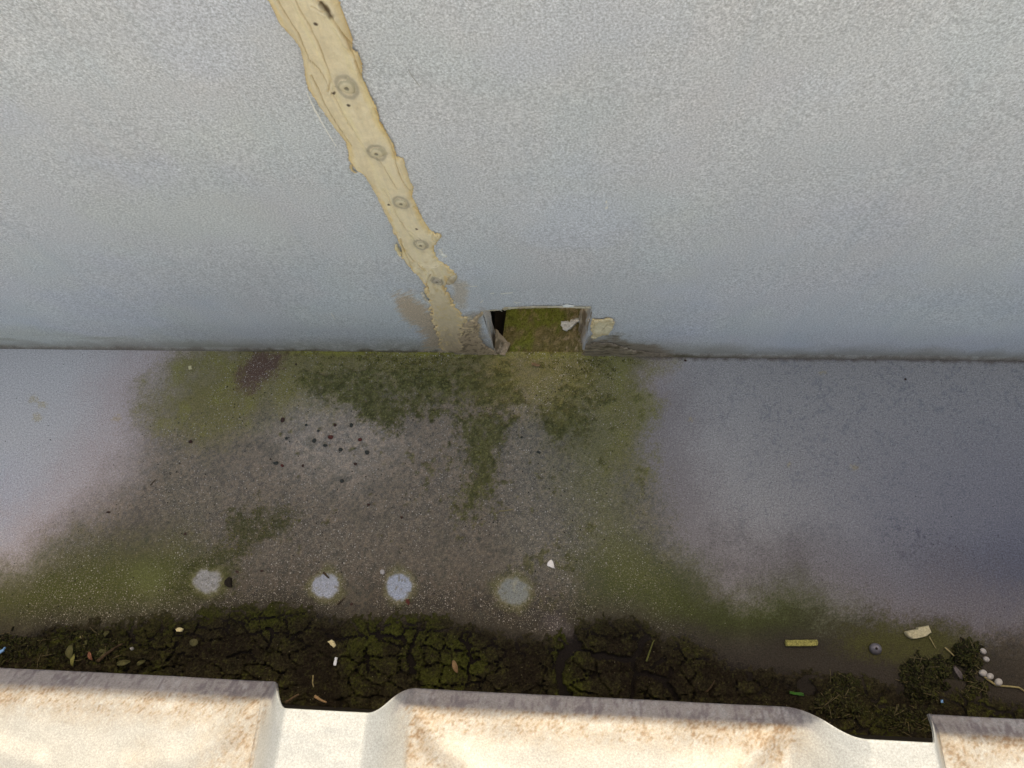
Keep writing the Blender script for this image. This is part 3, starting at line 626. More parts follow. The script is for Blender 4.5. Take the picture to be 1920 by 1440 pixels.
# ------------------------------------------------------------------ moss crust in the low side of the gutter
CRACKS = [([(730, 1150), (720, 1164), (709, 1174), (712, 1200), (722, 1190), (738, 1188), (754, 1194), (762, 1202)], 3.0), ([(755, 1160), (762, 1168), (785, 1172)], 2.5), ([(782, 1180), (778, 1200), (770, 1222), (771, 1240)], 3.5), ([(772, 1230), (774, 1262)], 9.0),
          ([(865, 1192), (868, 1205), (880, 1213), (886, 1240), (898, 1236)], 3.5), ([(882, 1240), (878, 1275)], 2.2), ([(1066, 1216), (1050, 1240), (1046, 1262), (1060, 1310)], 13.0), ([(1062, 1165), (1070, 1190), (1082, 1212), (1060, 1228)], 11.0),
          ([(1082, 1214), (1112, 1218), (1113, 1224)], 3.0), ([(1115, 1226), (1140, 1230), (1165, 1238), (1185, 1238), (1198, 1222), (1204, 1202), (1214, 1196)], 7.0), ([(1180, 1236), (1190, 1262), (1182, 1310)], 5.0), ([(1190, 1264), (1214, 1262), (1240, 1276), (1252, 1288), (1268, 1312)], 5.5), ([(1222, 1252), (1232, 1243), (1248, 1234)], 4.0), ([(1250, 1276), (1258, 1262), (1259, 1250)], 3.5),
          ([(250, 1170), (246, 1190), (252, 1206)], 4), ([(333, 1205), (330, 1224), (318, 1238)], 3), ([(505, 1175), (512, 1195), (505, 1215)], 3), ([(560, 1188), (548, 1200)], 2.5), ([(690, 1215), (690, 1260)], 3), ([(610, 1190), (640, 1200)], 2.0), ([(960, 1200), (975, 1225), (985, 1228)], 2.2), ([(430, 1230), (470, 1222), (480, 1240)], 2.2)]
def crust_h(u, v, x, y):
    mx, my = x*1000, y*1000
    n1 = fbm(mx/30, my/30, 103); n2 = fbm(mx/9, my/9, 113); n3 = fbm(mx/3, my/3, 123); n4 = fbm(mx/1.2, my/1.2, 133, 3)
    e = (v-crust_edge(u))+n1*16+n2*9+n3*9+n4*7
    h = .0036*sm(-4, 95, e)*sm(1750, 1250, u)+.0008*sm(-4, 30, e)*(1+.35*n1)+.0004*sm(-4, 20, e)
    h = h+sm(-6, 40, e)*(.0003*n2+.00030*n3+.00055*n4)
    left = sm(480, 200, u)
    h = h+left*sm(0, 40, e)*(.0006*n3+.0007*n4)
    wob = n3*3.0+n2*3.5
    for pts, wd in CRACKS:
        d = linesd(u+wob, v-wob, pts)
        wd = wd*.72; h = h-.006*sm(wd*1.25, wd*.55, d)+.0006*sm(wd*5, wd*1.5, d)*sm(wd*.8, wd*1.5, d)*sm(0, 20, e)
    # cracked into plates with slightly lifted rims
    wx, wy = mx/17+.30*n1+.16*n2+.06*n3+.05*n4, my/12+.25*n1-.14*n2+.06*n3-.05*n4
    cd_, idv, ox, oy = cells(wx, wy, 171)
    am = sm(4, 34, e)*sm(-.55, .25, n1+.25)
    h = h-.0045*sm(.058, .015, cd_)*am+am*(.0011*((idv-.5)*2*ox+(_h(idv*999//1, idv*0, 5)-.5)*2*oy)+.0010*sm(.30, .10, cd_)*sm(.03, .12, cd_)+.0009*(idv-.5))
    h = h-.02*sm(-2, -10, e)
    return h, n1, n2, n3, n4, e
xs = axis(-.47, .36, .0008); ys = axis(-.315, -.190, .0008)
X, Y = np.meshgrid(xs, ys); U, V = to_px(X, Y, X*0+.002)
h, n1, n2, n3, n4, e = crust_h(U, V, X, Y)
c = np.empty(U.shape+(3,)); c[...] = (58, 54, 40)
c = lay(c, (78, 86, 36), sm(.05, .8, n1*.8+n2*.3+n4*.4)*.75)
c = lay(c, (46, 40, 33), sm(.0, .55, -n1+n3*.4)*.85)
c = lay(c, (84, 86, 46), sm(.1, .9, n2*.5+n4*.6)*sm(0, .003, h)*.5)
c = lay(c, (34, 30, 24), sm(.1, .8, -n2*.3-n4*.7)*.7)
c = lay(c, (58, 50, 42), sm(480, 150, U)*sm(-.3, .3, n2)*.7)
c = lay(c, (96, 100, 58), sm(.45, .8, n4)*.35)
c = lay(c, (26, 24, 22), sm(.0010, .0001, h)*sm(8, 24, e)*.8)
c = lay(c, (78, 74, 58), sm(22, 2, e)*.75)
moss = tag(link('moss_crust', grid_mesh('moss_crust', X, Y, h, lin(np.clip(c, 0, 255))*.64, keep=(h > .00015)), M_MOSS), 'dark green cracked moss crust along the low side of the gutter', 'moss', kind='stuff')
def gz(u, v):
    p = fl(u, v, .002); a = np.array([[p[0]]]); b = np.array([[p[1]]])
    hh = crust_h(np.array([[float(u)]]), np.array([[float(v)]]), a, b)[0][0, 0]
    return max(0.0, float(hh))

# ------------------------------------------------------------------ loose things
def stone_mesh(seed, sx, sy, sz, sub=2, ang=.35):
    bm = bmesh.new(); bmesh.ops.create_icosphere(bm, subdivisions=sub, radius=1.0)
    r = random.Random(seed); pl = [(Vector((r.gauss(0, 1), r.gauss(0, 1), r.gauss(0, 1))).normalized(), r.uniform(.62, .92)) for _ in range(9)]
    for vtx in bm.verts:
        for nrm, dd in pl:
            k = vtx.co.dot(nrm)-dd
            if k > 0: vtx.co -= nrm*k
        vtx.co += Vector((r.gauss(0, .03), r.gauss(0, .03), r.gauss(0, .03)))
        vtx.co = Vector((vtx.co.x*sx, vtx.co.y*sy, vtx.co.z*sz))
    return bm_mesh(bm, 'stone')
def slab_mesh(name, poly_px, z0, thick, bev=.0005, rough=.0003, tilt=(0, 0), seed=0, sub=3):
    """flat chip lying at its photo position: outline, thickness, broken edge"""
    c0 = np.mean(np.array(poly_px, float), 0); cc = fl(c0[0], c0[1], z0)
    bm = bmesh.new(); r = random.Random(seed)
    pts = []
    n = len(poly_px)
    for i in range(n):
        a_, b_ = poly_px[i], poly_px[(i+1) % n]
        for k in range(sub):
            t = k/sub; q = fl(a_[0]*(1-t)+b_[0]*t, a_[1]*(1-t)+b_[1]*t, z0)
            pts.append((q[0]+r.gauss(0, rough*.5), q[1]+r.gauss(0, rough*.5)))
    def zz(x, y): return tilt[0]*(x-cc[0])+tilt[1]*(y-cc[1])
    rings = []
    for zr, ins in ((0, .94), (.25, 1.0), (.75, .985), (1.0, .90), (1.03, .55)):
        ring = []
        for x, y in pts:
            X_, Y_ = cc[0]+(x-cc[0])*ins, cc[1]+(y-cc[1])*ins
            ring.append(bm.verts.new((X_, Y_, z0+zz(X_, Y_)+thick*zr+(r.gauss(0, rough*.4) if zr > .2 else 0))))
        rings.append(ring)
    for a_, b_ in zip(rings[:-1], rings[1:]):
        for i in range(len(pts)):
            j = (i+1) % len(pts); bm.faces.new((a_[i], a_[j], b_[j], b_[i]))
    ctr = bm.verts.new((cc[0], cc[1], z0+thick*1.03)); bot = bm.verts.new((cc[0], cc[1], z0))
    for i in range(len(pts)):
        j = (i+1) % len(pts); bm.faces.new((rings[-1][i], rings[-1][j], ctr)); bm.faces.new((rings[0][j], rings[0][i], bot))
    return bm_mesh(bm, name), cc
def tube_mesh(name, pts, r0, r1, seg=6):
    bm = bmesh.new(); rings = []
    P = [Vector(p) for p in pts]
    for i, p in enumerate(P):
        d = (P[min(i+1, len(P)-1)]-P[max(i-1, 0)]).normalized()
        a_ = d.cross(Vector((.13, .2, 1))).normalized(); b_ = d.cross(a_)
        rr = r0+(r1-r0)*i/(len(P)-1)
        rings.append([bm.verts.new(p+(a_*math.cos(k*2*math.pi/seg)+b_*math.sin(k*2*math.pi/seg))*rr) for k in range(seg)])
    for A_, B_ in zip(rings[:-1], rings[1:]):
        for k in range(seg): bm.faces.new((A_[k], A_[(k+1) % seg], B_[(k+1) % seg], B_[k]))
    bm.faces.new(rings[0]); bm.faces.new(rings[-1][::-1])
    return bm_mesh(bm, name, True)
def place_world(o, cc):              # mesh written in world metres: move the origin to the thing
    o.data.transform(Matrix.Translation(-Vector(cc))); o.location = Vector(cc); return o
def chip(name, poly, mat, thick, label, cat, lift=0.0, group=None, **k):
    c0 = np.mean(np.array(poly, float), 0); z0 = gz(*c0)+lift-.0003
    me, cc = slab_mesh(name, poly, z0, thick, **k)
    o = link(name, me, mat); place_world(o, cc); return tag(o, label, cat, group)
M_MOSSSTICK = plain('lichen_yellow', (132, 128, 76), .9, .6, 900)
M_SLAB = plain('pale_mortar', (176, 168, 140), .9, .3, 800)
M_WHITE = plain('white_chip', (232, 226, 222), .7, .08)
M_WHITE2 = plain('white_flake', (222, 228, 236), .6, .08)
M_DROP = plain('chalky_dropping', (206, 204, 196), .9, .25, 900)
M_BONE = plain('tan_husk', (206, 194, 152), .7, .25, 1200)
M_GREEN = plain('green_plastic', (46, 96, 36), .5, .2)
M_BLUE = plain('blue_plastic', (110, 160, 210), .35, .1, spec=.5)
M_STONE = plain('dark_brown_stone', (66, 48, 42), .75, .4, 700)
M_RED = plain('maroon_stone', (92, 50, 44), .75, .4, 700)
M_GREY = plain('grey_black_stone', (58, 60, 56), .8, .4, 700)
M_STRAW = plain('dry_straw', (134, 124, 90), .8, .3, 600)
M_TWIG = plain('dark_twig', (64, 52, 38), .85, .35, 600)
M_LEAF = plain('brown_leaf', (118, 96, 72), .8, .3, 600)
M_LEAFG = plain('olive_leaf', (76, 76, 48), .8, .35, 600)
M_SHELL = plain('pale_shell', (160, 157, 156), .55, .15, 900, spec=.4)
M_ZINCHEAD = plain('dull_rivet', (112, 110, 118), .5, .15, 900, metal=.5)
M_BLACK = plain('black_bit', (34, 28, 22), .8, .4)

chip('mossy_stick', [(1471, 1200), (1500, 1199), (1530, 1199), (1532, 1204), (1530, 1211), (1500, 1212), (1472, 1211), (1470, 1206)], M_MOSSSTICK, .004, 'short yellow green lichen covered bar of debris lying level near the right roof rib', 'debris', seed=1)
chip('mortar_chip', [(1694, 1184), (1704, 1181), (1715, 1180), (1717, 1176), (1737, 1173), (1742, 1186), (1733, 1192), (1707, 1199), (1698, 1192)], M_SLAB, .0045, 'flat pale broken mortar slab at right beside the straw litter', 'stone', seed=2, tilt=(.05, .1))
chip('white_chip', [(1028, 1054), (1033, 1049), (1037, 1053), (1041, 1066), (1033, 1064), (1026, 1060)], M_WHITE, .002, 'angular white chip above and right of the rightmost washed round', 'chip', seed=3)
chip('white_flake', [(629, 1232), (633, 1233), (632, 1241), (630, 1248), (626, 1247), (627, 1239)], M_WHITE2, .0012, 'narrow bluish white flake on the dark moss below the tan husk', 'flake', lift=.0006, seed=4)
chip('seed_husk', [(616, 1202), (622, 1199), (628, 1203), (631, 1211), (627, 1214), (620, 1209)], M_BONE, .0022, 'small tan seed husk on the moss crust above a white flake', 'husk', lift=.0005, seed=5)
chip('green_fragment', [(1480, 1295), (1490, 1298), (1506, 1299), (1507, 1304), (1492, 1303), (1480, 1300)], M_GREEN, .0015, 'bright green sliver in the dark litter below the lichen bar', 'sliver', lift=.0006, seed=6)
chip('blue_shard', [(-6, 1220), (6, 1218), (12, 1213), (10, 1220), (2, 1226), (-8, 1229)], M_BLUE, .0015, 'blue white plastic shard at the left edge on the moss', 'shard', lift=.0012, seed=7)
chip('blue_speck', [(1763, 1313), (1767, 1312), (1768, 1318), (1764, 1318)], M_BLUE, .001, 'tiny blue plastic speck in the litter beside the right rib', 'shard', lift=.0008, seed=8)
chip('leaf_fragment', [(996, 681), (1003, 680), (1008, 683), (1014, 684), (1012, 687), (1006, 688), (998, 686)], M_LEAF, .0008, 'curled pinkish brown leaf scrap in front of the outlet', 'leaf', lift=.0012, seed=9)
chip('white_dropping', [(1053, 604), (1060, 603), (1067, 606), (1072, 600), (1084, 598), (1088, 604), (1078, 611), (1070, 618), (1062, 621), (1055, 618), (1052, 611)], M_DROP, .0026, 'lumpy white dropping on the moss inside the drain outlet', 'lump', lift=.002, seed=10, rough=.0009)
# round rivet head lying loose, slot side up
p = fl(1640, 1215); bm = bmesh.new()
prof = [(a_*.82, b_*.8) for a_, b_ in [(0.0, .0058), (.0012, .0062), (.0024, .0057), (.0040, .0046), (.0050, .0028), (.0047, .0015), (.0030, .0004), (0, 0.0)]]
rings = []
for r_, z_ in prof:
    rings.append([bm.verts.new((r_*math.cos(k*math.pi/10), r_*math.sin(k*math.pi/10), z_)) for k in range(20)] if r_ > 0 else [bm.verts.new((0, 0, z_))])
for A_, B_ in zip(rings[:-1], rings[1:]):
    for k in range(20):
        q = (k+1) % 20
        if len(A_) == 1: bm.faces.new((A_[0], B_[k], B_[q]))
        elif len(B_) == 1: bm.faces.new((A_[k], B_[0], A_[q]))
        else: bm.faces.new((A_[k], B_[k], B_[q], A_[q]))
rv = link('rivet_head', bm_mesh(bm, 'rivet_head', True), M_ZINCHEAD); rv.location = (p[0], p[1], gz(1640, 1215)); rv.rotation_euler = (.25, -.15, 0)
tag(rv, 'round dull grey rivet head lying between the lichen bar and the mortar slab', 'rivet')
st_ = link('rivet_stem', tube_mesh('rivet_stem', [(0, .001, .0042), (0, .0012, .0054)], .0009, .0008, 8), M_BLACK); st_.parent = rv
# pale shells along the straw at the right
sh_pts = [(1843, 1221, 5.6, 'highest pale shell bead of the row at the right edge of the litter'), (1849, 1236, 5.2, 'second highest pale shell bead beside the moss clump at right'), (1843, 1262, 6.6, 'largest pale shell bead at the upper end of the straw stalk'),
          (1856, 1268, 6.0, 'pale shell bead in the middle of the three on the straw stalk'), (1872, 1279, 6.6, 'lowest pale shell bead, at the right of the straw stalk')]
for i, (u, v, r_, lab) in enumerate(sh_pts):
    k = r_*.00034; bm = bmesh.new(); bmesh.ops.create_icosphere(bm, subdivisions=3, radius=1)
    for vx in bm.verts:
        a_ = math.atan2(vx.co.y, vx.co.z); g_ = 1+.05*math.cos(a_*9)
        vx.co = Vector((vx.co.x*1.25*k, vx.co.y*k*g_, vx.co.z*.9*k*g_))
    o = link('shell_bead', bm_mesh(bm, 'shell_bead', True), M_SHELL); q = fl(u, v, k*.8); o.location = (q[0], q[1], k*.85+gz(u, v)); o.rotation_euler = (0, .2, -.5+.3*i)
    tag(o, lab, 'shell', 'pale shell beads beside the straw')
def stem(name, px, r0, r1, mat, label, cat, lift=.0008, group=None, arc=0.0):
    # smooth the way points
    P = []
    n = len(px)
    for i in range(n-1):
        for k in range(4):
            t = k/4; P.append((px[i][0]*(1-t)+px[i+1][0]*t, px[i][1]*(1-t)+px[i+1][1]*t))
    P.append(px[-1]); W = []
    for i, (u, v) in enumerate(P):
        z = gz(u, v)+lift+arc*math.sin(math.pi*i/(len(P)-1)); q = fl(u, v, z); W.append((q[0], q[1], z))
    o = link(name, tube_mesh(name, W, r0, r1), mat); place_world(o, W[0]); return tag(o, label, cat, group)
stem('straw_stalk', [(1838, 1262), (1852, 1274), (1868, 1285), (1890, 1287), (1910, 1289), (1935, 1305), (1960, 1320)], .0009, .0006, M_STRAW, 'long curved straw stalk running past the shell beads to the right edge', 'straw', .0012)
stem('straw_stalk', [(1742, 1193), (1748, 1204), (1755, 1216)], .0005, .0003, M_STRAW, 'short thin straw hanging from the right corner of the mortar slab', 'straw')
stem('straw_stalk', [(1772, 1214), (1785, 1226), (1798, 1240)], .0006, .0004, M_STRAW, 'dark straw lying diagonally along the upper moss clump', 'straw', .002)
stem('straw_stalk', [(587, 1266), (586, 1280), (588, 1288)], .0005, .0004, M_STRAW, 'pale upright straw sliver on the dark moss above the left rib', 'straw', .001)
stem('pine_needle', [(936, 958), (945, 958), (962, 955)], .0005, .0003, M_STRAW, 'thin tan needle lying level in the middle of the gutter floor', 'needle')
stem('twig', [(1212, 1240), (1218, 1222), (1224, 1205), (1227, 1200)], .0006, .0003, plain('mossy_twig', (88, 92, 50), .9, .3), 'thin mossy twig standing across the crack right of the gap', 'twig', .002)
stem('twig', [(632, 1134), (640, 1127), (648, 1120)], .0005, .0003, M_TWIG, 'thin dark twig right below the second washed round', 'twig')
stem('twig', [(606, 1073), (612, 1079), (617, 1084)], .0009, .0005, M_TWIG, 'short dark twig lying on the rim of the second washed round', 'twig')
stem('twig', [(282, 1236), (288, 1230), (293, 1226)], .0004, .0003, M_TWIG, 'hair thin twig at lower left', 'twig')
stem('twig', [(183, 1240), (200, 1226), (215, 1215), (230, 1207)], .0016, .0008, M_TWIG, 'thick dark twig leaning up to the right in the left litter', 'twig', .003)
stem('twig', [(1322, 1299), (1332, 1290), (1340, 1276)], .0006, .0004, M_TWIG, 'thin twig beside the middle roof sheet edge', 'twig', .001)
stem('twig', [(534, 1318), (548, 1309), (560, 1302)], .0009, .0005, M_TWIG, 'dark twig reaching over the brown ledge at the left rib', 'twig', .104)
stem('twig', [(590, 1305), (600, 1312), (612, 1317)], .0009, .0005, M_LEAF, 'tan twig over the brown ledge at the left rib', 'twig', .104)
stem('twig', [(282, 910), (287, 904), (292, 899)], .0004, .0003, M_TWIG, 'tiny dark twig on the green grime left of centre', 'twig')
def leaf(name, px, mat, label, lift=.002, curl=.002, group=None):
    (ax, ay), (bx, by), wd = px; z = gz((ax+bx)/2, (ay+by)/2)+lift
    A = fl(ax, ay, z); B = fl(bx, by, z); d = B-A; L_ = np.linalg.norm(d); d /= L_; s_ = np.array([-d[1], d[0], 0])
    w_ = wd*.00042; V_, F_ = [], []
    for i in range(9):
        t = i/8; ww = w_*math.sin(math.pi*min(1, .08+t*.9))**.7
        for j in range(5):
            q = (j-2)/2; p_ = A+d*L_*t+s_*ww*q*.5; z_ = curl*(math.sin(math.pi*t)*.6+abs(q)*.5+.2*math.sin(7*t+q*3)); V_.append((p_[0], p_[1], z+z_))
    for i in range(8):
        for j in range(4): F_.append((i*5+j, i*5+j+1, (i+1)*5+j+1, (i+1)*5+j))
    o = link(name, raw_mesh(name, V_, F_), mat); sl = o.modifiers.new('thickness', 'SOLIDIFY'); sl.thickness = .0003
    place_world(o, A); return tag(o, label, 'leaf', group)
leaf('leaf', [(133, 1210), (134, 1236), 14], M_LEAFG, 'broad olive dead leaf standing in the left litter')
leaf('leaf', [(140, 1226), (138, 1250), 7], plain('yellow_leaf', (112, 112, 66), .8, .3), 'narrow yellow leaf beside the broad olive leaf')
leaf('leaf', [(168, 1222), (175, 1238), 7], plain('rust_leaf', (116, 78, 62), .8, .3), 'rust pink curled leaf scrap in the left litter')
leaf('leaf', [(184, 1230), (202, 1220), 15], M_LEAFG, 'rounded dull green leaf at the foot of the thick twig', lift=.001)
leaf('leaf', [(152, 1191), (160, 1196), 6], M_STRAW, 'small pale straw coloured leaf tip in the left litter')
leaf('leaf', [(196, 1192), (206, 1184), 8], M_LEAFG, 'small dark green leaf tip above the thick twig')
leaf('leaf', [(163, 1211), (166, 1198), 5], M_LEAFG, 'thin green leaf standing between the straw tip and the rust scrap')
leaf('leaf', [(366, 1198), (362, 1212), 16], plain('dull_leaf', (74, 72, 48), .85, .3), 'pale olive leaf lying on the moss right of the left litter', lift=.0006, curl=.0006)
leaf('leaf', [(850, 1238), (858, 1262), 9], M_LEAF, 'brown curled leaf scrap on the moss right of the middle crack')
leaf('leaf', [(220, 1245), (246, 1240), 10], M_LEAFG, 'green leaf lying against the left roof sheet edge', lift=.001)
leaf('leaf', [(258, 1246), (274, 1238), 8], M_LEAFG, 'second green leaf against the left roof sheet edge, further right', lift=.001)
leaf('leaf', [(1788, 1250), (1802, 1274), 8], plain('grey_leaf', (92, 86, 88), .85, .25), 'grey leaf between the two right moss clumps')
chip('pebble', [(330, 1180), (338, 1176), (345, 1179), (342, 1184), (333, 1184)], M_BONE, .002, 'pale tan pebble on the moss below the leftmost washed round', 'pebble', seed=21)
chip('pebble', [(246, 1214), (250, 1213), (252, 1217), (248, 1219)], M_SHELL, .002, 'small round whitish pebble on the left moss', 'pebble', lift=.001, seed=22)
chip('wood_bit', [(424, 1087), (431, 1082), (436, 1085), (437, 1101), (430, 1101), (423, 1096)], M_BLACK, .003, 'dark brown wood crumb right of the leftmost washed round', 'debris', seed=23)
chip('pebble', [(714, 1069), (720, 1069), (723, 1074), (719, 1078), (714, 1076)], M_SHELL, .0018, 'whitish pebble touching the upper left of the bluest washed round', 'pebble', seed=24)
chip('pebble', [(762, 1124), (766, 1123), (769, 1129), (766, 1135), (762, 1130)], M_RED, .002, 'maroon pebble under the bluest washed round', 'pebble', seed=25)
chip('pebble', [(354, 688), (360, 686), (361, 692), (355, 694)], M_BONE, .0015, 'pale yellow crumb near the wall on the olive stain at left', 'pebble', seed=26)
# dark stones on the grime
STONES = [(357, 828, 6.0, 5.5, 0, 'solitary dark brown stone at left on the grime'), (530, 787, 4.2, 7.0, 0, 'upright dark stone above the left stone cluster'), (620, 819, 6.5, 5.0, 1, 'large maroon stone right of centre cluster'), (589, 826, 5.2, 4.2, 2, 'dark stone left of the large maroon stone'),
          (675, 824, 4.0, 4.6, 1, 'maroon stone furthest right of the cluster'), (610, 835, 5.0, 4.0, 2, 'grey green stone below the large maroon stone'), (638, 843, 6.2, 3.6, 2, 'wide grey stone lower right of the large maroon stone'), (517, 868, 4.8, 5.2, 2, 'grey black stone of the lower left pair'),
          (529, 873, 4.0, 3.6, 1, 'reddish stone of the lower left pair'), (568, 873, 3.4, 3.0, 0, 'small round black stone under the cluster'), (507, 861, 3.0, 2.6, 0, 'small black stone left of the lower left pair'), (628, 797, 3.2, 4.0, 0, 'small black stone above the large maroon stone'),
          (659, 797, 4.2, 4.8, 2, 'grey oval stone near the moss tongue'), (688, 848, 6.2, 4.4, 2, 'flat dark stone at right of the stone cluster'), (666, 870, 3.4, 3.6, 0, 'black stone below the flat dark stone'), (574, 797, 3.0, 3.4, 2, 'grey stone in the bare patch'), (537, 822, 3.6, 3.0, 2, 'grey brown stone left in the bare patch'),
          (597, 808, 2.6, 4.2, 2, 'thin grey stone above the dark stone'), (203, 960, 4.8, 2.8, 0, 'lone dark chip on the left pale metal'), (641, 902, 4.4, 4.0, 2, 'olive dark stone under the cluster'), (978, 820, 3.6, 3.6, 2, 'round dark stone in front of the outlet'), (1010, 848, 4.0, 3.6, 2, 'dark stone right of the moss tongue'),
          (753, 970, 3.2, 3.4, 0, 'black stone in the middle of the grime'), (347, 1001, 3.4, 3.2, 0, 'black stone above the leftmost washed round'), (691, 946, 3.0, 2.8, 0, 'black stone above the bluest washed round'), (445, 1072, 4.4, 2.4, 0, 'flat black stone right of the wood crumb'), (659, 1133, 4.0, 2.8, 0, 'flat black stone right of the thin dark twig'),
          (491, 1070, 3.4, 2.8, 0, 'black stone between the left and second washed rounds'), (1285, 676, 3.0, 2.4, 0, 'tiny black bit by the wall right of the outlet'), (1698, 711, 2.6, 2.0, 0, 'black speck on the clean metal at right'), (555, 683, 2.6, 3.4, 0, 'tiny dark chip below the moss joint')]
for i, (u, v, a_, b_, kx, lab) in enumerate(STONES):
    k = .00042; o = link('stone', stone_mesh(300+i, a_*k*(.7+.45*((i*37) % 10)/10), b_*k*(.7+.45*((i*53) % 10)/10), min(a_, b_)*k*.8), (M_STONE, M_RED, M_GREY)[kx])
    z = gz(u, v)+min(a_, b_)*k*.55; q = fl(u, v, z); o.location = (q[0], q[1], z); o.rotation_euler = (0, 0, rnd.uniform(-.4, .4))
    tag(o, lab, 'stone', 'dark stones on the gutter floor')
# straw and moss litter clumps at the right
def clump(name, polys, nb, label, seed, hgt=.006):
    r = random.Random(seed); V_, F_ = [], []; cl = []; nb = int(nb*1.8)
    P = np.array(polys, float); lo, hi = P.min(0), P.max(0)
    def col_at(kind):
        return {0: (50, 53, 30), 1: (38, 36, 26), 2: (98, 90, 68), 3: (64, 63, 40)}[kind]
    cand = np.array([(r.uniform(lo[0], hi[0]), r.uniform(lo[1], hi[1])) for _ in range(nb*3)])
    sd = polysd(cand[:, 0], cand[:, 1], polys)+fbm(cand[:, 0]/14, cand[:, 1]/14, seed)*16+fbm(cand[:, 0]/5, cand[:, 1]/5, seed+9)*10
    cand = cand[sd > 0][:nb]; sdv = sd[sd > 0][:nb]
    for (u, v), s_ in zip(cand, sdv):
        zt = min(1, s_/22)*hgt
        z = r.uniform(.15, 1)*zt+.0004; q = fl(u, v, z)
        an = r.uniform(0, math.pi*2); L_ = .0008+.0026*r.random()**2 if r.random() < .972 else r.uniform(.004, .012)
        wd = r.uniform(.0003, .0009) if L_ < .004 else .00025
        kind = 2 if (L_ > .004 and r.random() < .7) else r.choice([0, 0, 1, 1, 3])
        dx, dy, dz = math.cos(an)*L_, math.sin(an)*L_, r.uniform(-.4, .6)*L_*.6
        px_, py_ = -math.sin(an)*wd, math.cos(an)*wd; b0 = len(V_)
        x0, y0, z0 = q[0]-dx/2, q[1]-dy/2, max(.0003, z-dz/2)
        x1, y1, z1 = q[0]+dx/2, q[1]+dy/2, max(.0003, z+dz/2); zm = max(z0, z1)*.5+min(z0, z1)*.5+L_*.12
        for (xx, yy, zz_) in ((x0, y0, z0), ((x0+x1)/2, (y0+y1)/2, zm), (x1, y1, z1)):
            V_ += [(xx-px_, yy-py_, zz_), (xx+px_, yy+py_, zz_), (xx, yy, zz_+wd*1.2)]; cl += [col_at(kind)]*3
        for a_ in (0, 3):
            F_ += [(b0+a_, b0+a_+1, b0+a_+4, b0+a_+3), (b0+a_+1, b0+a_+2, b0+a_+5, b0+a_+4), (b0+a_+2, b0+a_, b0+a_+3, b0+a_+5)]
    # soil heart under the blades
    o = link(name, raw_mesh(name, V_, F_, lin(np.array(cl, float)), smooth=False), M_CHUTE)
    place_world(o, fl(*P.mean(0))); tag(o, label, 'litter', 'clumps of straw and moss litter')
    m1 = np.arange(lo[0]-10, hi[0]+10, 2.0); m2 = np.arange(lo[1]-10, hi[1]+10, 2.0); Ug, Vg = np.meshgrid(m1, m2)
    base = np.array([fl(a_, b_) for a_, b_ in zip(Ug.ravel(), Vg.ravel())]); Xg = base[:, 0].reshape(Ug.shape); Yg = base[:, 1].reshape(Ug.shape)
    s = polysd(Ug, Vg, polys)+fbm(Ug/14, Vg/14, seed)*14
    hh = hgt*.75*sm(-2, 24, s)*(1+.4*fbm(Ug/9, Vg/9, seed+1))+.0006*fbm(Ug/3, Vg/3, seed+2)
    cc_ = lay(np.zeros(Ug.shape+(3,))+np.array((44, 42, 28)), (62, 66, 30), sm(-.1, .5, fbm(Ug/7, Vg/7, seed+3)))
    so_ = link('soil', grid_mesh('soil', Xg, Yg, hh, lin(cc_), keep=(s > -2), flip=True), M_MOSS, o)
    return o
clump('litter_clump', [(1792, 1200), (1812, 1198), (1832, 1212), (1842, 1235), (1830, 1255), (1800, 1252), (1792, 1235)], 700, 'mossy litter clump beside the pale shell beads', 51, .007)
clump('litter_clump', [(1815, 1260), (1840, 1270), (1848, 1292), (1832, 1306), (1812, 1300), (1806, 1275)], 350, 'small dark litter clump under the straw stalk', 52, .005)
clump('litter_clump', [(1712, 1228), (1760, 1236), (1790, 1230), (1782, 1262), (1762, 1300), (1745, 1330), (1712, 1310), (1690, 1300), (1702, 1270), (1688, 1255)], 1300, 'large straw strewn litter clump just above the right rib', 53, .006)
clump('litter_clump', [(1556, 1275), (1590, 1262), (1618, 1268), (1610, 1300), (1625, 1340), (1560, 1345), (1515, 1330), (1535, 1300)], 1200, 'dark litter clump with straw below the rivet head, left of the bare strip', 54, .006)
clump('litter_clump', [(1620, 1335), (1680, 1322), (1745, 1335), (1745, 1375), (1640, 1365)], 500, 'thin litter fringe along the right rib edge', 55, .004)
clump('litter_clump', [(-40, 1190), (60, 1195), (150, 1178), (240, 1190), (235, 1225), (200, 1262), (60, 1262), (-40, 1256)], 1500, 'crumbly dark leaf litter heap in the lower left of the gutter', 56, .005)
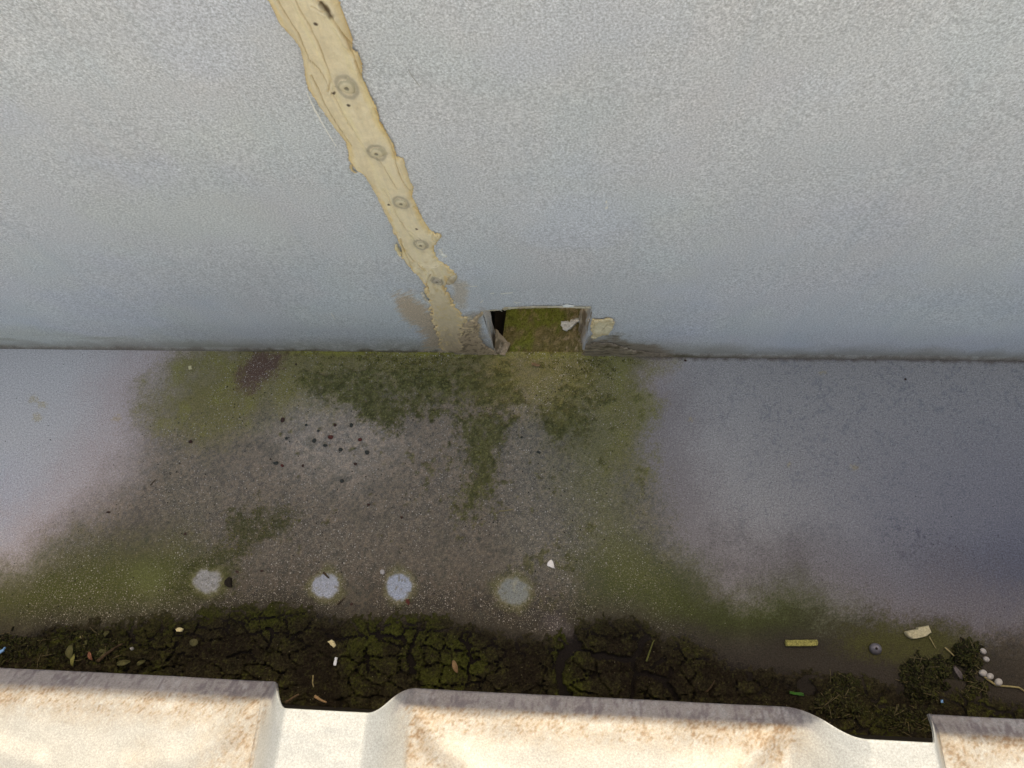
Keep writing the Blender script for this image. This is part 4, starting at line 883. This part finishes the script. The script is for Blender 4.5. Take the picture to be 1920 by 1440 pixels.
# loose grit: too many to count
def grit(name, n, region, rr, mat, label, seed, zmul=.6):
    g = np.random.default_rng(seed); V_, F_ = [], []
    u = g.uniform(-20, 1940, n*4); v = g.uniform(655, 1330, n*4); pz = np.array([fl(a_, b_) for a_, b_ in zip(u, v)])
    pr = region(u, v, pz[:, 0]*1000, pz[:, 1]*1000); k = g.random(n*4) < pr; u, v, pz = u[k][:n], v[k][:n], pz[k][:n]
    hh = np.maximum(0, crust_h(u[None], v[None], pz[None, :, 0], pz[None, :, 1])[0][0])
    base = np.array([(1, 0, 0), (-.5, .87, 0), (-.5, -.87, 0), (0, 0, 1), (.3, .3, -.8)])
    fs = [(0, 1, 3), (1, 2, 3), (2, 0, 3), (1, 0, 4), (2, 1, 4), (0, 2, 4)]
    for i in range(len(u)):
        r_ = rr[0]+(rr[1]-rr[0])*g.random()**5; an = g.uniform(0, 6.28); ca, sa = math.cos(an), math.sin(an); b0 = len(V_)
        for q in base*g.uniform(.6, 1.2, (5, 1)):
            V_.append((pz[i, 0]+(q[0]*ca-q[1]*sa)*r_*1.15, pz[i, 1]+(q[0]*sa+q[1]*ca)*r_*.9, hh[i]+r_*.3+q[2]*r_*zmul))
        F_ += [(b0+a_, b0+b_, b0+c_) for a_, b_, c_ in fs]
    return tag(link(name, raw_mesh(name, V_, F_, smooth=False), mat), label, 'grit', kind='stuff')
GP = [(430, 680), (300, 780), (260, 900), (120, 1020), (-20, 1100), (-20, 1250), (1350, 1250), (1300, 1120), (1220, 950), (1180, 720)]
MOSS_PX = [[(560, 715), (620, 690), (700, 690), (745, 725), (800, 765), (755, 770), (745, 806), (720, 800), (660, 765), (600, 742)],
           [(740, 700), (830, 690), (965, 690), (975, 745), (945, 775), (900, 765), (860, 770), (800, 765), (745, 730)],
           [(858, 782), (900, 775), (952, 770), (945, 830), (925, 885), (905, 950), (872, 970), (850, 945), (885, 890), (862, 830)],
           [(1015, 775), (1060, 740), (1110, 730), (1105, 800), (1060, 830), (1030, 815)], [(476, 975), (530, 955), (552, 968), (535, 990), (490, 1000)],
           [(440, 960), (490, 955), (480, 1010), (440, 1045), (415, 1040), (440, 1005)], [(520, 657), (800, 660), (960, 676), (1100, 680), (1190, 672), (1100, 700), (900, 690), (700, 676)]]
def moss_here(u, v, a_, b_):
    f = fbm(a_/6, b_/6, 211)*16+fbm(a_/2.5, b_/2.5, 213)*12
    return np.maximum.reduce([sm(-10, 14, polysd(u, v, p)+f) for p in MOSS_PX])*sm(-.7, .1, fbm(a_/4, b_/4, 23)*.8+fbm(a_/14, b_/14, 11)*.5)*np.clip(.45+.6*fbm(a_/3, b_/3, 215), .05, 1)
def tufts(name, n, label, seed):     # thin fuzzy film of moss: short leaning spikes
    g = np.random.default_rng(seed); u = g.uniform(400, 1220, n*7); v = g.uniform(655, 1060, n*7); pz = np.array([fl(a_, b_) for a_, b_ in zip(u, v)])
    k = g.random(n*7) < moss_here(u, v, pz[:, 0]*1000, pz[:, 1]*1000); u, v, pz = u[k][:n], v[k][:n], pz[k][:n]
    V_, F_, cl = [], [], []
    pal = np.array([(84, 86, 44), (100, 100, 54), (64, 66, 36), (118, 114, 62), (88, 80, 50)], float)
    for i in range(len(u)):
        an = g.uniform(0, 6.28); r_ = g.uniform(.0002, .00065); hh = g.uniform(.0002, .0012); b0 = len(V_); x, y = pz[i, 0], pz[i, 1]
        for q in range(3): V_.append((x+math.cos(an+q*2.1)*r_, y+math.sin(an+q*2.1)*r_, .0001))
        V_.append((x+math.cos(an)*r_*1.4, y+math.sin(an)*r_*1.4, hh)); c_ = pal[g.integers(5)]*(1.0 if v[i] > 690 else 1.12)
        cl += [c_*.85]*3+[c_]
        F_ += [(b0, b0+1, b0+3), (b0+1, b0+2, b0+3), (b0+2, b0, b0+3)]
    return tag(link(name, raw_mesh(name, V_, F_, lin(np.clip(np.array(cl), 0, 255)), smooth=False), M_TUFT), label, 'moss', kind='stuff')
tufts('moss_film', 26000, 'fuzzy olive moss growing in patches below the outlet and along the wall joint', 90)
grit('pale_grit', 9000, lambda u, v, a_, b_: sm(-60, 120, polysd(u, v, GP))*np.clip(.35+.5*fbm(a_/28, b_/28, 61), 0, 1)*sm(690, 800, v)*sm(4, -8, v-crust_edge(u)), (.00015, .00060), plain('pale_grit', (158, 149, 136), .8, .25), 'pale sand grains scattered over the grimy middle of the gutter floor', 71, .35)
grit('dark_grit', 2800, lambda u, v, a_, b_: np.maximum(sm(-80, 60, polysd(u, v, GP))*np.clip(.12+.5*fbm(a_/22, b_/22, 62), 0, 1), sm(80, 0, np.abs(v-crust_edge(u)+10))*.5*sm(1300, 1000, u))+.006, (.00025, .0009), M_BLACK, 'black grit crumbs scattered over the gutter floor', 72)
grit('crust_crumbs', 2600, lambda u, v, a_, b_: sm(0, 25, v-crust_edge(u))*sm(1320, 1200, u)*(.5+.5*sm(500, 200, u)), (.0003, .0011), plain('crumb', (52, 50, 34), .95, .5), 'soil crumbs lying on the dark moss crust', 73)
